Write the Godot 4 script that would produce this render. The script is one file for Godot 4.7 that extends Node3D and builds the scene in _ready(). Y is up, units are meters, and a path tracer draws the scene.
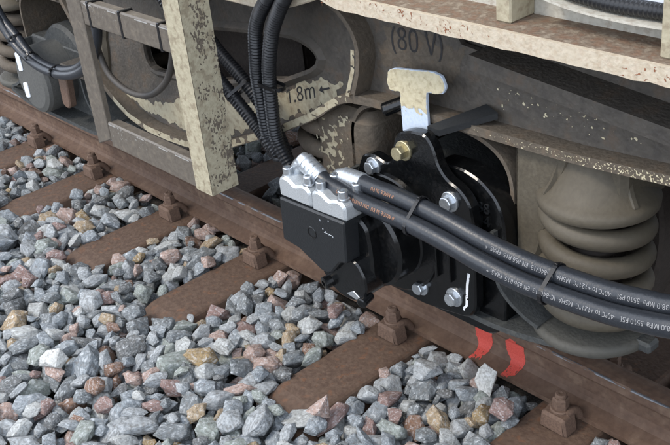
extends Node3D

# ------------------------------------------------------------------ state
var M := {}
var taken := {}
var N := {}
var rng := RandomNumberGenerator.new()
var cam: Camera3D

# ------------------------------------------------------------------ naming and tagging
func numbered(n: String) -> String:
	if not taken.has(n):
		taken[n] = 0
		return n
	taken[n] += 1
	return "%s_%03d" % [n, taken[n]]

func tag(o, label, category, group = ""):
	o.set_meta("label", label)
	o.set_meta("category", category)
	if group != "":
		o.set_meta("group", group)
	return o

func thing(called: String, label: String, category: String, at: Vector3, group = "") -> Node3D:
	var o := Node3D.new()
	o.name = numbered(called)
	add_child(o)
	o.position = at
	tag(o, label, category, group)
	return o

# a mesh part; shapes are written in scene coordinates and moved to the thing's own base
func part(parent: Node3D, called: String, st: SurfaceTool, m: Material) -> MeshInstance3D:
	var o := MeshInstance3D.new()
	o.name = called
	o.mesh = st.commit()
	o.material_override = m
	if parent.get_parent() == self and not parent is MeshInstance3D:
		o.position = -parent.position
	parent.add_child(o, true)
	return o

# a thing that is one mesh: its origin is put at the middle of its underside
func solo(called: String, st: SurfaceTool, m: Material) -> MeshInstance3D:
	var raw := st.commit()
	var bb := raw.get_aabb()
	var base := Vector3(bb.position.x + bb.size.x / 2, bb.position.y, bb.position.z + bb.size.z / 2)
	var s2 := SurfaceTool.new()
	s2.begin(Mesh.PRIMITIVE_TRIANGLES)
	s2.append_from(raw, 0, Transform3D(Basis(), -base))
	var o := MeshInstance3D.new()
	o.name = numbered(called)
	o.mesh = s2.commit()
	o.material_override = m
	o.position = base
	add_child(o)
	return o

func struct(called: String, st: SurfaceTool, m: Material) -> MeshInstance3D:
	var o := solo(called, st, m)
	o.set_meta("kind", "structure")
	return o

# ------------------------------------------------------------------ shape helpers
func mb() -> SurfaceTool:
	var st := SurfaceTool.new()
	st.begin(Mesh.PRIMITIVE_TRIANGLES)
	return st

func tri(st: SurfaceTool, a: Vector3, b: Vector3, c: Vector3, na: Vector3, nb: Vector3, nc: Vector3) -> void:
	var cr := (b - a).cross(c - a)
	if cr.length_squared() < 1e-16:
		return
	if cr.dot(na + nb + nc) > 0.0:
		st.set_normal(na); st.add_vertex(a)
		st.set_normal(nc); st.add_vertex(c)
		st.set_normal(nb); st.add_vertex(b)
	else:
		st.set_normal(na); st.add_vertex(a)
		st.set_normal(nb); st.add_vertex(b)
		st.set_normal(nc); st.add_vertex(c)

func quad(st: SurfaceTool, a: Vector3, b: Vector3, c: Vector3, d: Vector3, hint: Vector3) -> void:
	var n := (c - a).cross(d - b).normalized()
	if n.dot(hint) < 0.0:
		n = -n
	tri(st, a, b, c, n, n, n)
	tri(st, a, c, d, n, n, n)

# box with chamfered edges
func cbox(st: SurfaceTool, c: Vector3, s: Vector3, bs := Basis(), ch := 0.003) -> void:
	var h := s / 2.0
	ch = minf(ch, minf(h.x, minf(h.y, h.z)) * 0.7)
	var i := h - Vector3(ch, ch, ch)
	var ax := [Vector3.RIGHT, Vector3.UP, Vector3.BACK]
	for k in 3:
		var u: Vector3 = ax[k]
		var v: Vector3 = ax[(k + 1) % 3]
		var w: Vector3 = ax[(k + 2) % 3]
		var iv: float = i[(k + 1) % 3]
		var iw: float = i[(k + 2) % 3]
		for sg in [-1.0, 1.0]:
			var o: Vector3 = u * (h[k] * sg)
			quad(st, c + bs * (o - v * iv - w * iw), c + bs * (o + v * iv - w * iw), c + bs * (o + v * iv + w * iw), c + bs * (o - v * iv + w * iw), bs * (u * sg))
		for sv in [-1.0, 1.0]:
			for sw in [-1.0, 1.0]:
				var p1: Vector3 = v * (h[(k + 1) % 3] * sv) + w * (iw * sw)
				var p2: Vector3 = v * (iv * sv) + w * (h[(k + 2) % 3] * sw)
				quad(st, c + bs * (p1 - u * i[k]), c + bs * (p1 + u * i[k]), c + bs * (p2 + u * i[k]), c + bs * (p2 - u * i[k]), bs * (v * sv + w * sw))
	for sx in [-1.0, 1.0]:
		for sy in [-1.0, 1.0]:
			for sz in [-1.0, 1.0]:
				var n := (bs * Vector3(sx, sy, sz)).normalized()
				tri(st, c + bs * Vector3(h.x * sx, i.y * sy, i.z * sz), c + bs * Vector3(i.x * sx, h.y * sy, i.z * sz), c + bs * Vector3(i.x * sx, i.y * sy, h.z * sz), n, n, n)

func ab(st: SurfaceTool, x0, x1, y0, y1, z0, z1, ch := 0.003) -> void:
	cbox(st, Vector3((x0 + x1) / 2.0, (y0 + y1) / 2.0, (z0 + z1) / 2.0), Vector3(absf(x1 - x0), absf(y1 - y0), absf(z1 - z0)), Basis(), ch)

func inset(poly: PackedVector2Array, d: float) -> PackedVector2Array:
	var r := PackedVector2Array()
	var n := poly.size()
	for k in n:
		var a := poly[(k + n - 1) % n]
		var b := poly[k]
		var c := poly[(k + 1) % n]
		var n1 := (b - a).normalized()
		n1 = Vector2(-n1.y, n1.x)
		var n2 := (c - b).normalized()
		n2 = Vector2(-n2.y, n2.x)
		var m := (n1 + n2)
		var l := maxf(0.5, 1.0 + n1.dot(n2))
		r.append(b + m * (d / l))
	return r

# flat plate cut to an outline, front edges chamfered; back at o, front towards u x v
func prism(st: SurfaceTool, poly_in, o: Vector3, u: Vector3, v: Vector3, depth: float, ch := 0.003) -> void:
	var poly := PackedVector2Array(poly_in)
	if Geometry2D.is_polygon_clockwise(poly) == (true):
		poly.reverse()
	# Geometry2D works y-down; make sure the area is positive
	var area := 0.0
	for k in poly.size():
		var p := poly[k]
		var q := poly[(k + 1) % poly.size()]
		area += p.x * q.y - q.x * p.y
	if area < 0.0:
		poly.reverse()
	var n := u.cross(v).normalized()
	var top := inset(poly, ch)
	var idx := Geometry2D.triangulate_polygon(poly)
	var f := func(p: Vector2, h: float) -> Vector3: return o + u * p.x + v * p.y + n * h
	for k in range(0, idx.size(), 3):
		tri(st, f.call(top[idx[k]], depth), f.call(top[idx[k + 1]], depth), f.call(top[idx[k + 2]], depth), n, n, n)
		tri(st, f.call(poly[idx[k]], 0.0), f.call(poly[idx[k + 1]], 0.0), f.call(poly[idx[k + 2]], 0.0), -n, -n, -n)
	for k in poly.size():
		var j := (k + 1) % poly.size()
		var e := poly[j] - poly[k]
		var hint := u * e.y - v * e.x
		quad(st, f.call(poly[k], 0.0), f.call(poly[j], 0.0), f.call(poly[j], depth - ch), f.call(poly[k], depth - ch), hint)
		quad(st, f.call(poly[k], depth - ch), f.call(poly[j], depth - ch), f.call(top[j], depth), f.call(top[k], depth), hint + n * hint.length())

func P(a: Array) -> PackedVector2Array:
	var r := PackedVector2Array()
	for k in range(0, a.size(), 2):
		r.append(Vector2(a[k], a[k + 1]))
	return r

# outline with rounded corners
func rounded(poly: PackedVector2Array, rad: float, seg := 3) -> PackedVector2Array:
	var r := PackedVector2Array()
	var n := poly.size()
	for k in n:
		var a := poly[(k + n - 1) % n]
		var b := poly[k]
		var c := poly[(k + 1) % n]
		var d: float = minf(rad, minf((a - b).length(), (c - b).length()) * 0.45)
		var p := b + (a - b).normalized() * d
		var q := b + (c - b).normalized() * d
		for s in seg + 1:
			var t := float(s) / seg
			r.append(p.lerp(b, t).lerp(b.lerp(q, t), t))
	return r

func frame_of(axis: Vector3) -> Basis:
	var y := axis.normalized()
	var x := y.cross(Vector3.FORWARD if absf(y.z) < 0.9 else Vector3.RIGHT).normalized()
	return Basis(x, y, x.cross(y))

# turned shape: profile of (radius, height) along an axis
func lathe(st: SurfaceTool, prof: Array, o: Vector3, axis: Vector3, seg := 32, smooth := false, turn := 0.0, a0 := 0.0, a1 := TAU) -> void:
	var b := frame_of(axis)
	var nrm := []
	for k in prof.size() - 1:
		var d: Vector2 = prof[k + 1] - prof[k]
		nrm.append(Vector2(d.y, -d.x).normalized())
	for k in prof.size() - 1:
		var p: Vector2 = prof[k]
		var q: Vector2 = prof[k + 1]
		var np: Vector2 = nrm[k]
		var nq: Vector2 = nrm[k]
		if smooth:
			if k > 0:
				np = (nrm[k] + nrm[k - 1]).normalized()
			if k < nrm.size() - 1:
				nq = (nrm[k] + nrm[k + 1]).normalized()
		for s in seg:
			var t0 := a0 + (a1 - a0) * s / seg + turn
			var t1 := a0 + (a1 - a0) * (s + 1) / seg + turn
			var d0 := b.x * cos(t0) + b.z * sin(t0)
			var d1 := b.x * cos(t1) + b.z * sin(t1)
			if seg <= 8:
				var dm := (d0 + d1).normalized()
				var nf := (dm * np.x + b.y * np.y).normalized()
				tri(st, o + d0 * p.x + b.y * p.y, o + d1 * p.x + b.y * p.y, o + d1 * q.x + b.y * q.y, nf, nf, nf)
				tri(st, o + d0 * p.x + b.y * p.y, o + d1 * q.x + b.y * q.y, o + d0 * q.x + b.y * q.y, nf, nf, nf)
			else:
				var n00 := d0 * np.x + b.y * np.y
				var n10 := d1 * np.x + b.y * np.y
				var n01 := d0 * nq.x + b.y * nq.y
				var n11 := d1 * nq.x + b.y * nq.y
				tri(st, o + d0 * p.x + b.y * p.y, o + d1 * p.x + b.y * p.y, o + d1 * q.x + b.y * q.y, n00, n10, n11)
				tri(st, o + d0 * p.x + b.y * p.y, o + d1 * q.x + b.y * q.y, o + d0 * q.x + b.y * q.y, n00, n11, n01)

func spline(pts: Array, step: float) -> PackedVector3Array:
	var c := Curve3D.new()
	for k in pts.size():
		var t: Vector3 = Vector3.ZERO
		if k > 0 and k < pts.size() - 1:
			t = (pts[k + 1] - pts[k - 1]) / 6.0
			var lim: float = minf((pts[k + 1] - pts[k]).length(), (pts[k] - pts[k - 1]).length()) * 0.45
			if t.length() > lim:
				t = t.normalized() * lim
		c.add_point(pts[k], -t, t)
	var r := PackedVector3Array()
	var l := c.get_baked_length()
	var n := int(maxf(2, ceil(l / step)))
	for k in n + 1:
		r.append(c.sample_baked(l * k / n, true))
	return r

func frames(pts: PackedVector3Array, up := Vector3.UP) -> Array:
	var r := []
	var side := Vector3.ZERO
	for k in pts.size():
		var t := (pts[mini(k + 1, pts.size() - 1)] - pts[maxi(k - 1, 0)]).normalized()
		if k == 0:
			var u := up if absf(t.dot(up)) < 0.95 else Vector3.BACK
			side = t.cross(u).normalized()
		else:
			side = (side - t * side.dot(t)).normalized()
		r.append(Basis(side, t, side.cross(t)))
	return r

# round section swept along points; rad(k) may vary
func tube(st: SurfaceTool, pts: PackedVector3Array, r: float, seg := 12, ribs := 0.0, caps := true, squash := 1.0) -> void:
	var fr := frames(pts)
	var n := pts.size()
	for k in n - 1:
		var ra := r - (ribs if k % 2 == 1 else 0.0)
		var rb := r - (ribs if (k + 1) % 2 == 1 else 0.0)
		var fa: Basis = fr[k]
		var fb: Basis = fr[k + 1]
		var sl := (ra - rb) / maxf(1e-5, (pts[k + 1] - pts[k]).length())
		for s in seg:
			var t0 := TAU * s / seg
			var t1 := TAU * (s + 1) / seg
			var a0 := fa.x * cos(t0) + fa.z * sin(t0) * squash
			var a1 := fa.x * cos(t1) + fa.z * sin(t1) * squash
			var b0 := fb.x * cos(t0) + fb.z * sin(t0) * squash
			var b1 := fb.x * cos(t1) + fb.z * sin(t1) * squash
			var na0 := (a0 + fa.y * sl).normalized()
			var na1 := (a1 + fa.y * sl).normalized()
			var nb0 := (b0 + fb.y * sl).normalized()
			var nb1 := (b1 + fb.y * sl).normalized()
			tri(st, pts[k] + a0 * ra, pts[k] + a1 * ra, pts[k + 1] + b1 * rb, na0, na1, nb1)
			tri(st, pts[k] + a0 * ra, pts[k + 1] + b1 * rb, pts[k + 1] + b0 * rb, na0, nb1, nb0)
	if caps:
		for e in [0, n - 1]:
			var f: Basis = fr[e]
			var d: Vector3 = -f.y if e == 0 else f.y
			for s in seg:
				var t0 := TAU * s / seg
				var t1 := TAU * (s + 1) / seg
				tri(st, pts[e], pts[e] + (f.x * cos(t0) + f.z * sin(t0) * squash) * r, pts[e] + (f.x * cos(t1) + f.z * sin(t1) * squash) * r, d, d, d)

# plate of constant thickness that follows a line in x and y, from z0 to z1
func strip(st: SurfaceTool, line: Array, th: float, z0: float, z1: float) -> void:
	var n := line.size()
	var off := []
	for k in n:
		var t: Vector2 = (line[mini(k + 1, n - 1)] - line[maxi(k - 1, 0)]).normalized()
		off.append(Vector2(-t.y, t.x))
	for k in n - 1:
		var a: Vector2 = line[k]
		var b: Vector2 = line[k + 1]
		var na: Vector2 = off[k]
		var nb: Vector2 = off[k + 1]
		var a2 := a + na * th
		var b2 := b + nb * th
		var v := func(p: Vector2, z: float) -> Vector3: return Vector3(p.x, p.y, z)
		var h := Vector3(na.x, na.y, 0)
		var nA := Vector3(na.x, na.y, 0)
		var nB := Vector3(nb.x, nb.y, 0)
		tri(st, v.call(a2, z0), v.call(b2, z0), v.call(b2, z1), nA, nB, nB)
		tri(st, v.call(a2, z0), v.call(b2, z1), v.call(a2, z1), nA, nB, nA)
		tri(st, v.call(a, z0), v.call(b, z0), v.call(b, z1), -nA, -nB, -nB)
		tri(st, v.call(a, z0), v.call(b, z1), v.call(a, z1), -nA, -nB, -nA)
		quad(st, v.call(a, z1), v.call(b, z1), v.call(b2, z1), v.call(a2, z1), Vector3.BACK)
		quad(st, v.call(a, z0), v.call(b, z0), v.call(b2, z0), v.call(a2, z0), Vector3.FORWARD)
	for e in [0, n - 1]:
		var a: Vector2 = line[e]
		var a2: Vector2 = a + off[e] * th
		var t: Vector2 = (line[1] - line[0]) if e == 0 else (line[n - 1] - line[n - 2])
		var hint := Vector3(t.x, t.y, 0) * (-1.0 if e == 0 else 1.0)
		quad(st, Vector3(a.x, a.y, z0), Vector3(a.x, a.y, z1), Vector3(a2.x, a2.y, z1), Vector3(a2.x, a2.y, z0), hint)

# vertical plate between two height lines over x
func web(st: SurfaceTool, xs: Array, lo: Callable, hi: Callable, z0: float, z1: float) -> void:
	for k in xs.size() - 1:
		var a: float = xs[k]
		var b: float = xs[k + 1]
		var la: float = lo.call(a)
		var lb: float = lo.call(b)
		var ha: float = hi.call(a)
		var hb: float = hi.call(b)
		if ha - la < 0.0005 and hb - lb < 0.0005:
			continue
		for s in [[z1, Vector3.BACK], [z0, Vector3.FORWARD]]:
			var z: float = s[0]
			quad(st, Vector3(a, la, z), Vector3(b, lb, z), Vector3(b, hb, z), Vector3(a, ha, z), s[1])
		quad(st, Vector3(a, la, z0), Vector3(b, lb, z0), Vector3(b, lb, z1), Vector3(a, la, z1), Vector3.DOWN)
		quad(st, Vector3(a, ha, z0), Vector3(b, hb, z0), Vector3(b, hb, z1), Vector3(a, ha, z1), Vector3.UP)

func along(line: Array, x: float) -> float:
	for k in line.size() - 1:
		if x <= line[k + 1].x:
			var t: float = clampf((x - line[k].x) / maxf(1e-6, line[k + 1].x - line[k].x), 0.0, 1.0)
			return lerpf(line[k].y, line[k + 1].y, t)
	return line[line.size() - 1].y

# thin layer of paint with a ragged outline: marching squares over a field; at(u, v) gives [point, normal]
func flakes(st: SurfaceTool, u0: float, u1: float, v0: float, v1: float, cell: float, field: Callable, at: Callable, lift := 0.0007) -> void:
	var nu := int(ceil((u1 - u0) / cell))
	var nv := int(ceil((v1 - v0) / cell))
	var g := PackedFloat32Array()
	g.resize((nu + 1) * (nv + 1))
	for j in nv + 1:
		for i in nu + 1:
			g[j * (nu + 1) + i] = field.call(u0 + i * cell, v0 + j * cell)
	for j in nv:
		for i in nu:
			var c := [Vector2(u0 + i * cell, v0 + j * cell), Vector2(u0 + (i + 1) * cell, v0 + j * cell), Vector2(u0 + (i + 1) * cell, v0 + (j + 1) * cell), Vector2(u0 + i * cell, v0 + (j + 1) * cell)]
			var w := [g[j * (nu + 1) + i], g[j * (nu + 1) + i + 1], g[(j + 1) * (nu + 1) + i + 1], g[(j + 1) * (nu + 1) + i]]
			var poly := []
			for k in 4:
				var l := (k + 1) % 4
				if w[k] > 0.0:
					poly.append(c[k])
				if (w[k] > 0.0) != (w[l] > 0.0):
					poly.append(c[k].lerp(c[l], w[k] / (w[k] - w[l])))
			for k in range(1, poly.size() - 1):
				var a: Array = at.call(poly[0].x, poly[0].y)
				var b: Array = at.call(poly[k].x, poly[k].y)
				var d: Array = at.call(poly[k + 1].x, poly[k + 1].y)
				tri(st, a[0] + a[1] * lift, b[0] + b[1] * lift, d[0] + d[1] * lift, a[1], b[1], d[1])

func inside(poly: PackedVector2Array, p: Vector2) -> float:
	var d := 1e9
	for k in poly.size():
		var q := Geometry2D.get_closest_point_to_segment(p, poly[k], poly[(k + 1) % poly.size()])
		d = minf(d, p.distance_to(q))
	return d if Geometry2D.is_point_in_polygon(p, poly) else -d

func fnoise(sd: int, freq: float, oct := 4) -> FastNoiseLite:
	var n := FastNoiseLite.new()
	n.seed = sd
	n.noise_type = FastNoiseLite.TYPE_SIMPLEX_SMOOTH
	n.frequency = freq
	n.fractal_octaves = oct
	return n

func zplane(z: float) -> Callable:
	return func(u: float, v: float) -> Array: return [Vector3(u, v, z), Vector3.BACK]

# hexagon bolt with washer
func bolt(parent: Node3D, called: String, at: Vector3, axis: Vector3, r: float, m: Material, washer := true, h := 0.0, turn := 0.3) -> void:
	var st := mb()
	var hh := h if h > 0.0 else r * 0.95
	var w := r * 0.28 if washer else 0.0
	if washer:
		lathe(st, [Vector2(r * 1.42, -0.002), Vector2(r * 1.42, w * 0.8), Vector2(r * 1.34, w), Vector2(0, w)], at, axis, 24)
	lathe(st, [Vector2(r, w), Vector2(r, w + hh * 0.85), Vector2(r * 0.86, w + hh)], at, axis, 6, false, turn)
	lathe(st, [Vector2(r * 0.87, w + hh * 0.995), Vector2(r * 0.5, w + hh), Vector2(0, w + hh * 0.97)], at, axis, 24)
	part(parent, called, st, m)

# ------------------------------------------------------------------ materials
func ramp(cols: Array, offs: Array) -> Gradient:
	var g := Gradient.new()
	g.offsets = PackedFloat32Array(offs)
	g.colors = PackedColorArray(cols)
	return g

func ntex(sd: int, freq: float, oct: int, g: Gradient, size := 512, kind := FastNoiseLite.TYPE_SIMPLEX_SMOOTH) -> NoiseTexture2D:
	var t := NoiseTexture2D.new()
	t.width = size
	t.height = size
	t.seamless = true
	t.seamless_blend_skirt = 0.25
	var n := fnoise(sd, freq, oct)
	n.noise_type = kind
	t.noise = n
	if g:
		t.color_ramp = g
	return t

func ntexn(sd: int, freq: float, oct: int, strength: float, size := 512) -> NoiseTexture2D:
	var t := ntex(sd, freq, oct, null, size)
	t.as_normal_map = true
	t.bump_strength = strength
	return t

func c8(r, g, b, a = 255) -> Color:
	return Color8(r, g, b, a)

# base: fine mottling; over: coarse patches (colours with alpha)
func surf(called: String, cols: Array, offs: Array, per_m: float, rough: float, metal := 0.0, bump := 0.0, over = null, over_per_m := 1.0, sd := 1, world := false) -> StandardMaterial3D:
	var m := StandardMaterial3D.new()
	m.resource_name = called
	var mean := Color(0, 0, 0)
	for c in cols:
		mean += c / float(cols.size())
	var calm := []
	for c in cols:
		calm.append(Color(c).lerp(mean, 0.62))
	m.albedo_texture = ntex(sd, 0.035, 6, ramp(calm, offs))
	m.uv1_triplanar = true
	m.uv1_world_triplanar = world
	m.uv1_scale = Vector3.ONE * per_m
	m.roughness = rough
	m.metallic = metal
	if bump > 0.0:
		m.normal_enabled = true
		var key := "normal_%d" % (sd % 3)
		if not N.has(key):
			N[key] = ntexn(sd + 50, 0.045, 5, 6.0)
		m.normal_texture = N[key]
		m.normal_scale = bump
	if over:
		m.detail_enabled = true
		var soft := []
		for c in over[0]:
			soft.append(Color(c.r, c.g, c.b, c.a * 0.42))
		m.detail_albedo = ntex(sd + 90, 0.02, 6, ramp(soft, over[1]))
		m.detail_uv_layer = BaseMaterial3D.DETAIL_UV_2
		m.detail_blend_mode = BaseMaterial3D.BLEND_MODE_MIX
		m.uv2_triplanar = true
		m.uv2_world_triplanar = world
		m.uv2_scale = Vector3.ONE * over_per_m
	return m

func materials() -> void:
	var clear := c8(0, 0, 0, 0)
	M.rail = surf("rail_rust", [c8(70, 52, 41), c8(88, 67, 54), c8(97, 75, 60), c8(109, 87, 71)], [0.25, 0.45, 0.6, 0.8], 2.5, 0.72, 0.0, 0.15,
		[[c8(70, 50, 40, 150), c8(100, 70, 50, 0), c8(134, 112, 94, 0), c8(146, 124, 104, 150)], [0.25, 0.45, 0.55, 0.8]], 1.3, 3)
	M.railtop = surf("rail_running_surface", [c8(70, 58, 50), c8(92, 78, 68), c8(112, 100, 92)], [0.3, 0.5, 0.75], 4.0, 0.45, 0.3, 0.2, null, 1.0, 5)
	M.worn = surf("worn_steel", [c8(84, 82, 82), c8(104, 105, 108), c8(122, 124, 128)], [0.3, 0.5, 0.75], 8.0, 0.4, 0.6, 0.0, null, 1.0, 6)
	M.tie = surf("sleeper_rust", [c8(70, 53, 43), c8(88, 69, 56), c8(97, 78, 64), c8(109, 89, 75)], [0.25, 0.45, 0.6, 0.8], 2.5, 0.8, 0.0, 0.25,
		[[c8(74, 54, 44, 170), c8(74, 54, 44, 0), c8(140, 90, 56, 0), c8(140, 88, 52, 150)], [0.3, 0.42, 0.66, 0.82]], 2.2, 8)
	M.clip = surf("clip_rust", [c8(76, 58, 48), c8(100, 79, 66), c8(118, 96, 80)], [0.3, 0.5, 0.75], 6.0, 0.8, 0.0, 0.25, null, 1.0, 12)
	M.frame = surf("frame_grime", [c8(70, 65, 59), c8(81, 76, 69), c8(90, 84, 77)], [0.3, 0.5, 0.75], 3.0, 0.7, 0.0, 0.35,
		[[c8(44, 40, 40, 170), c8(50, 46, 44, 0), c8(96, 76, 58, 0), c8(104, 80, 58, 150)], [0.28, 0.44, 0.58, 0.78]], 1.6, 15)
	M.framelow = surf("frame_brown_dust", [c8(78, 70, 60), c8(91, 82, 71), c8(101, 92, 80)], [0.3, 0.5, 0.75], 3.0, 0.8, 0.0, 0.35,
		[[c8(62, 54, 48, 130), c8(62, 54, 48, 0), c8(120, 96, 72, 0), c8(124, 98, 72, 120)], [0.28, 0.44, 0.58, 0.78]], 2.0, 18)
	M.spring = surf("spring_khaki_dust", [c8(74, 67, 56), c8(84, 77, 64), c8(93, 86, 72)], [0.3, 0.5, 0.75], 4.0, 0.65, 0.0, 0.15,
		[[c8(66, 61, 53, 120), c8(66, 61, 53, 0), c8(104, 98, 86, 0), c8(112, 106, 93, 110)], [0.26, 0.4, 0.66, 0.8]], 3.0, 21)
	M.cream = surf("cream_paint", [c8(172, 160, 130), c8(198, 188, 158), c8(210, 201, 174)], [0.25, 0.5, 0.75], 3.0, 0.6, 0.0, 0.25,
		[[c8(120, 100, 78, 200), c8(150, 128, 100, 0), c8(205, 198, 172, 0)], [0.24, 0.36, 0.8]], 4.0, 24)
	M.postcream = surf("old_cream_paint", [c8(150, 141, 118), c8(168, 160, 137), c8(180, 173, 150)], [0.25, 0.5, 0.75], 3.0, 0.6, 0.0, 0.2,
		[[c8(104, 86, 66, 255), c8(130, 110, 86, 40), c8(180, 170, 142, 0)], [0.26, 0.42, 0.8]], 3.0, 25)
	M.ruststain = surf("rust_stain", [c8(120, 74, 50), c8(146, 98, 70)], [0.3, 0.7], 12.0, 0.8, 0.0, 0.0, null, 1.0, 28)
	M.scratch = surf("scratch_and_edge_glint", [c8(158, 156, 152), c8(178, 176, 172)], [0.3, 0.7], 20.0, 0.5, 0.2, 0.0, null, 1.0, 29)  # pale tone for scratches and for the glint painted on the rung edges
	M.lip = surf("cream_paint_rust_run", [c8(170, 156, 134), c8(188, 176, 156), c8(198, 188, 170)], [0.25, 0.5, 0.75], 3.0, 0.65, 0.0, 0.25,
		[[c8(140, 100, 74, 110), c8(160, 128, 100, 30), c8(200, 180, 150, 0), c8(200, 180, 150, 0), c8(150, 110, 80, 90)], [0.26, 0.36, 0.44, 0.66, 0.78]], 5.0, 27)
	M.ledge = surf("ledge_rust_dirt", [c8(96, 80, 66), c8(118, 102, 86), c8(134, 120, 104)], [0.3, 0.5, 0.75], 4.0, 0.85, 0.0, 0.4,
		[[c8(120, 78, 52, 190), c8(120, 78, 52, 0), c8(170, 160, 142, 0), c8(176, 166, 148, 190)], [0.3, 0.44, 0.6, 0.76]], 3.0, 30)
	M.wall = surf("underframe_offwhite", [c8(168, 164, 152), c8(188, 184, 172), c8(200, 196, 184)], [0.3, 0.5, 0.75], 4.0, 0.6, 0.0, 0.2,
		[[c8(130, 110, 90, 190), c8(150, 134, 114, 0), c8(200, 196, 184, 0)], [0.26, 0.38, 0.8]], 4.0, 33)
	M.panel = surf("wagon_skin", [c8(206, 212, 222), c8(218, 223, 230)], [0.3, 0.7], 2.0, 0.45, 0.0, 0.0, null, 1.0, 35)
	M.step = surf("step_grime", [c8(86, 79, 71), c8(98, 91, 82), c8(106, 99, 89)], [0.3, 0.5, 0.75], 3.0, 0.45, 0.0, 0.12,
		[[c8(80, 70, 62, 130), c8(80, 70, 62, 0), c8(136, 124, 108, 0), c8(146, 134, 116, 120)], [0.28, 0.42, 0.6, 0.8]], 2.5, 38)
	M.stepbare = surf("step_bare_grime", [c8(84, 76, 66), c8(102, 92, 80), c8(120, 110, 96)], [0.3, 0.5, 0.75], 5.0, 0.75, 0.0, 0.5, null, 1.0, 40)
	M.black = surf("black_gloss_paint", [c8(8, 9, 10), c8(12, 13, 14), c8(18, 19, 20)], [0.3, 0.5, 0.8], 4.0, 0.20, 0.0, 0.08,
		[[c8(52, 52, 52, 60), c8(40, 40, 40, 0), c8(40, 40, 40, 0), c8(70, 66, 60, 50)], [0.22, 0.36, 0.66, 0.82]], 4.0, 43)
	M.blackmat = surf("black_satin_paint", [c8(22, 24, 26), c8(28, 30, 32), c8(35, 37, 39)], [0.3, 0.5, 0.8], 6.0, 0.42, 0.0, 0.15, null, 1.0, 46)
	M.boxdark = surf("axlebox_dark_dust", [c8(52, 54, 54), c8(64, 66, 66), c8(78, 79, 77)], [0.3, 0.5, 0.8], 4.0, 0.6, 0.1, 0.35,
		[[c8(36, 38, 40, 160), c8(36, 38, 40, 0), c8(98, 98, 92, 0), c8(110, 110, 102, 120)], [0.28, 0.42, 0.62, 0.8]], 3.0, 48)
	M.seat = surf("cast_seat_dust", [c8(66, 65, 60), c8(78, 76, 70), c8(90, 87, 79)], [0.3, 0.5, 0.8], 4.0, 0.7, 0.0, 0.3, null, 1.0, 49)
	M.zinc = surf("zinc_plate", [c8(176, 182, 188), c8(204, 208, 212), c8(222, 226, 228)], [0.3, 0.5, 0.75], 8.0, 0.32, 0.85, 0.2, null, 1.0, 51)
	M.ferrule = surf("zinc_ferrule", [c8(178, 184, 190), c8(198, 203, 208), c8(212, 216, 220)], [0.3, 0.5, 0.75], 8.0, 0.38, 0.75, 0.0, null, 1.0, 52)
	M.castzinc = surf("cast_zinc", [c8(176, 180, 182), c8(196, 200, 202), c8(210, 214, 216)], [0.3, 0.5, 0.75], 14.0, 0.42, 0.55, 0.7, null, 1.0, 54)
	M.brass = surf("yellow_zinc", [c8(168, 156, 122), c8(190, 180, 146), c8(206, 196, 164)], [0.3, 0.5, 0.75], 10.0, 0.35, 0.8, 0.2, null, 1.0, 57)
	M.rubber = surf("hose_rubber", [c8(34, 37, 42), c8(40, 43, 48), c8(46, 49, 54)], [0.3, 0.5, 0.75], 5.0, 0.34, 0.0, 0.15, null, 1.0, 60)
	M.plastic = surf("conduit_plastic", [c8(24, 25, 28), c8(30, 31, 34)], [0.3, 0.7], 5.0, 0.38, 0.0, 0.0, null, 1.0, 62)
	M.tiewrap = surf("nylon_black", [c8(16, 16, 18), c8(22, 22, 24)], [0.3, 0.7], 5.0, 0.35, 0.0, 0.0, null, 1.0, 64)
	M.cable = surf("grey_rubber_cable", [c8(62, 58, 54), c8(76, 71, 66)], [0.3, 0.7], 6.0, 0.6, 0.0, 0.0, null, 1.0, 66)
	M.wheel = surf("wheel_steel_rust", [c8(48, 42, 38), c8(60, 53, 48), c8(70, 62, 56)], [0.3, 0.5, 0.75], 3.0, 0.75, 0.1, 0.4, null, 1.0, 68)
	M.red = surf("red_marking_paint", [c8(170, 58, 48), c8(196, 72, 60), c8(208, 98, 84)], [0.25, 0.5, 0.8], 12.0, 0.7, 0.0, 0.4, null, 1.0, 70)
	M.bluewhite = surf("blue_white_paint", [c8(176, 192, 212), c8(196, 208, 224), c8(210, 218, 228)], [0.25, 0.5, 0.8], 6.0, 0.45, 0.0, 0.1, null, 1.0, 72)
	M.sticker = surf("white_reflector", [c8(214, 218, 222), c8(226, 229, 232)], [0.3, 0.7], 6.0, 0.5, 0.0, 0.0, null, 1.0, 74)
	M.print = surf("hose_print", [c8(132, 132, 134), c8(150, 149, 148)], [0.3, 0.7], 30.0, 0.7, 0.0, 0.0, null, 1.0, 76)
	M.printo = surf("hose_print_copper", [c8(150, 108, 84), c8(166, 124, 98)], [0.3, 0.7], 30.0, 0.7, 0.0, 0.0, null, 1.0, 77)
	M.ink = surf("stencil_ink", [c8(34, 34, 36), c8(48, 46, 46)], [0.3, 0.7], 20.0, 0.7, 0.0, 0.0, null, 1.0, 78)
	M.dirt = surf("ballast_fines", [c8(52, 48, 45), c8(78, 74, 70), c8(104, 98, 92)], [0.3, 0.5, 0.72], 6.0, 0.95, 0.0, 1.0, null, 1.0, 80)
	M.whitepaint = surf("white_paint_line", [c8(206, 208, 210), c8(224, 226, 228)], [0.3, 0.7], 20.0, 0.5, 0.0, 0.0, null, 1.0, 82)
	M.coverdisc = surf("cover_grey", [c8(76, 76, 74), c8(90, 90, 87), c8(100, 100, 96)], [0.3, 0.5, 0.75], 4.0, 0.55, 0.1, 0.2, null, 1.0, 83)

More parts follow.
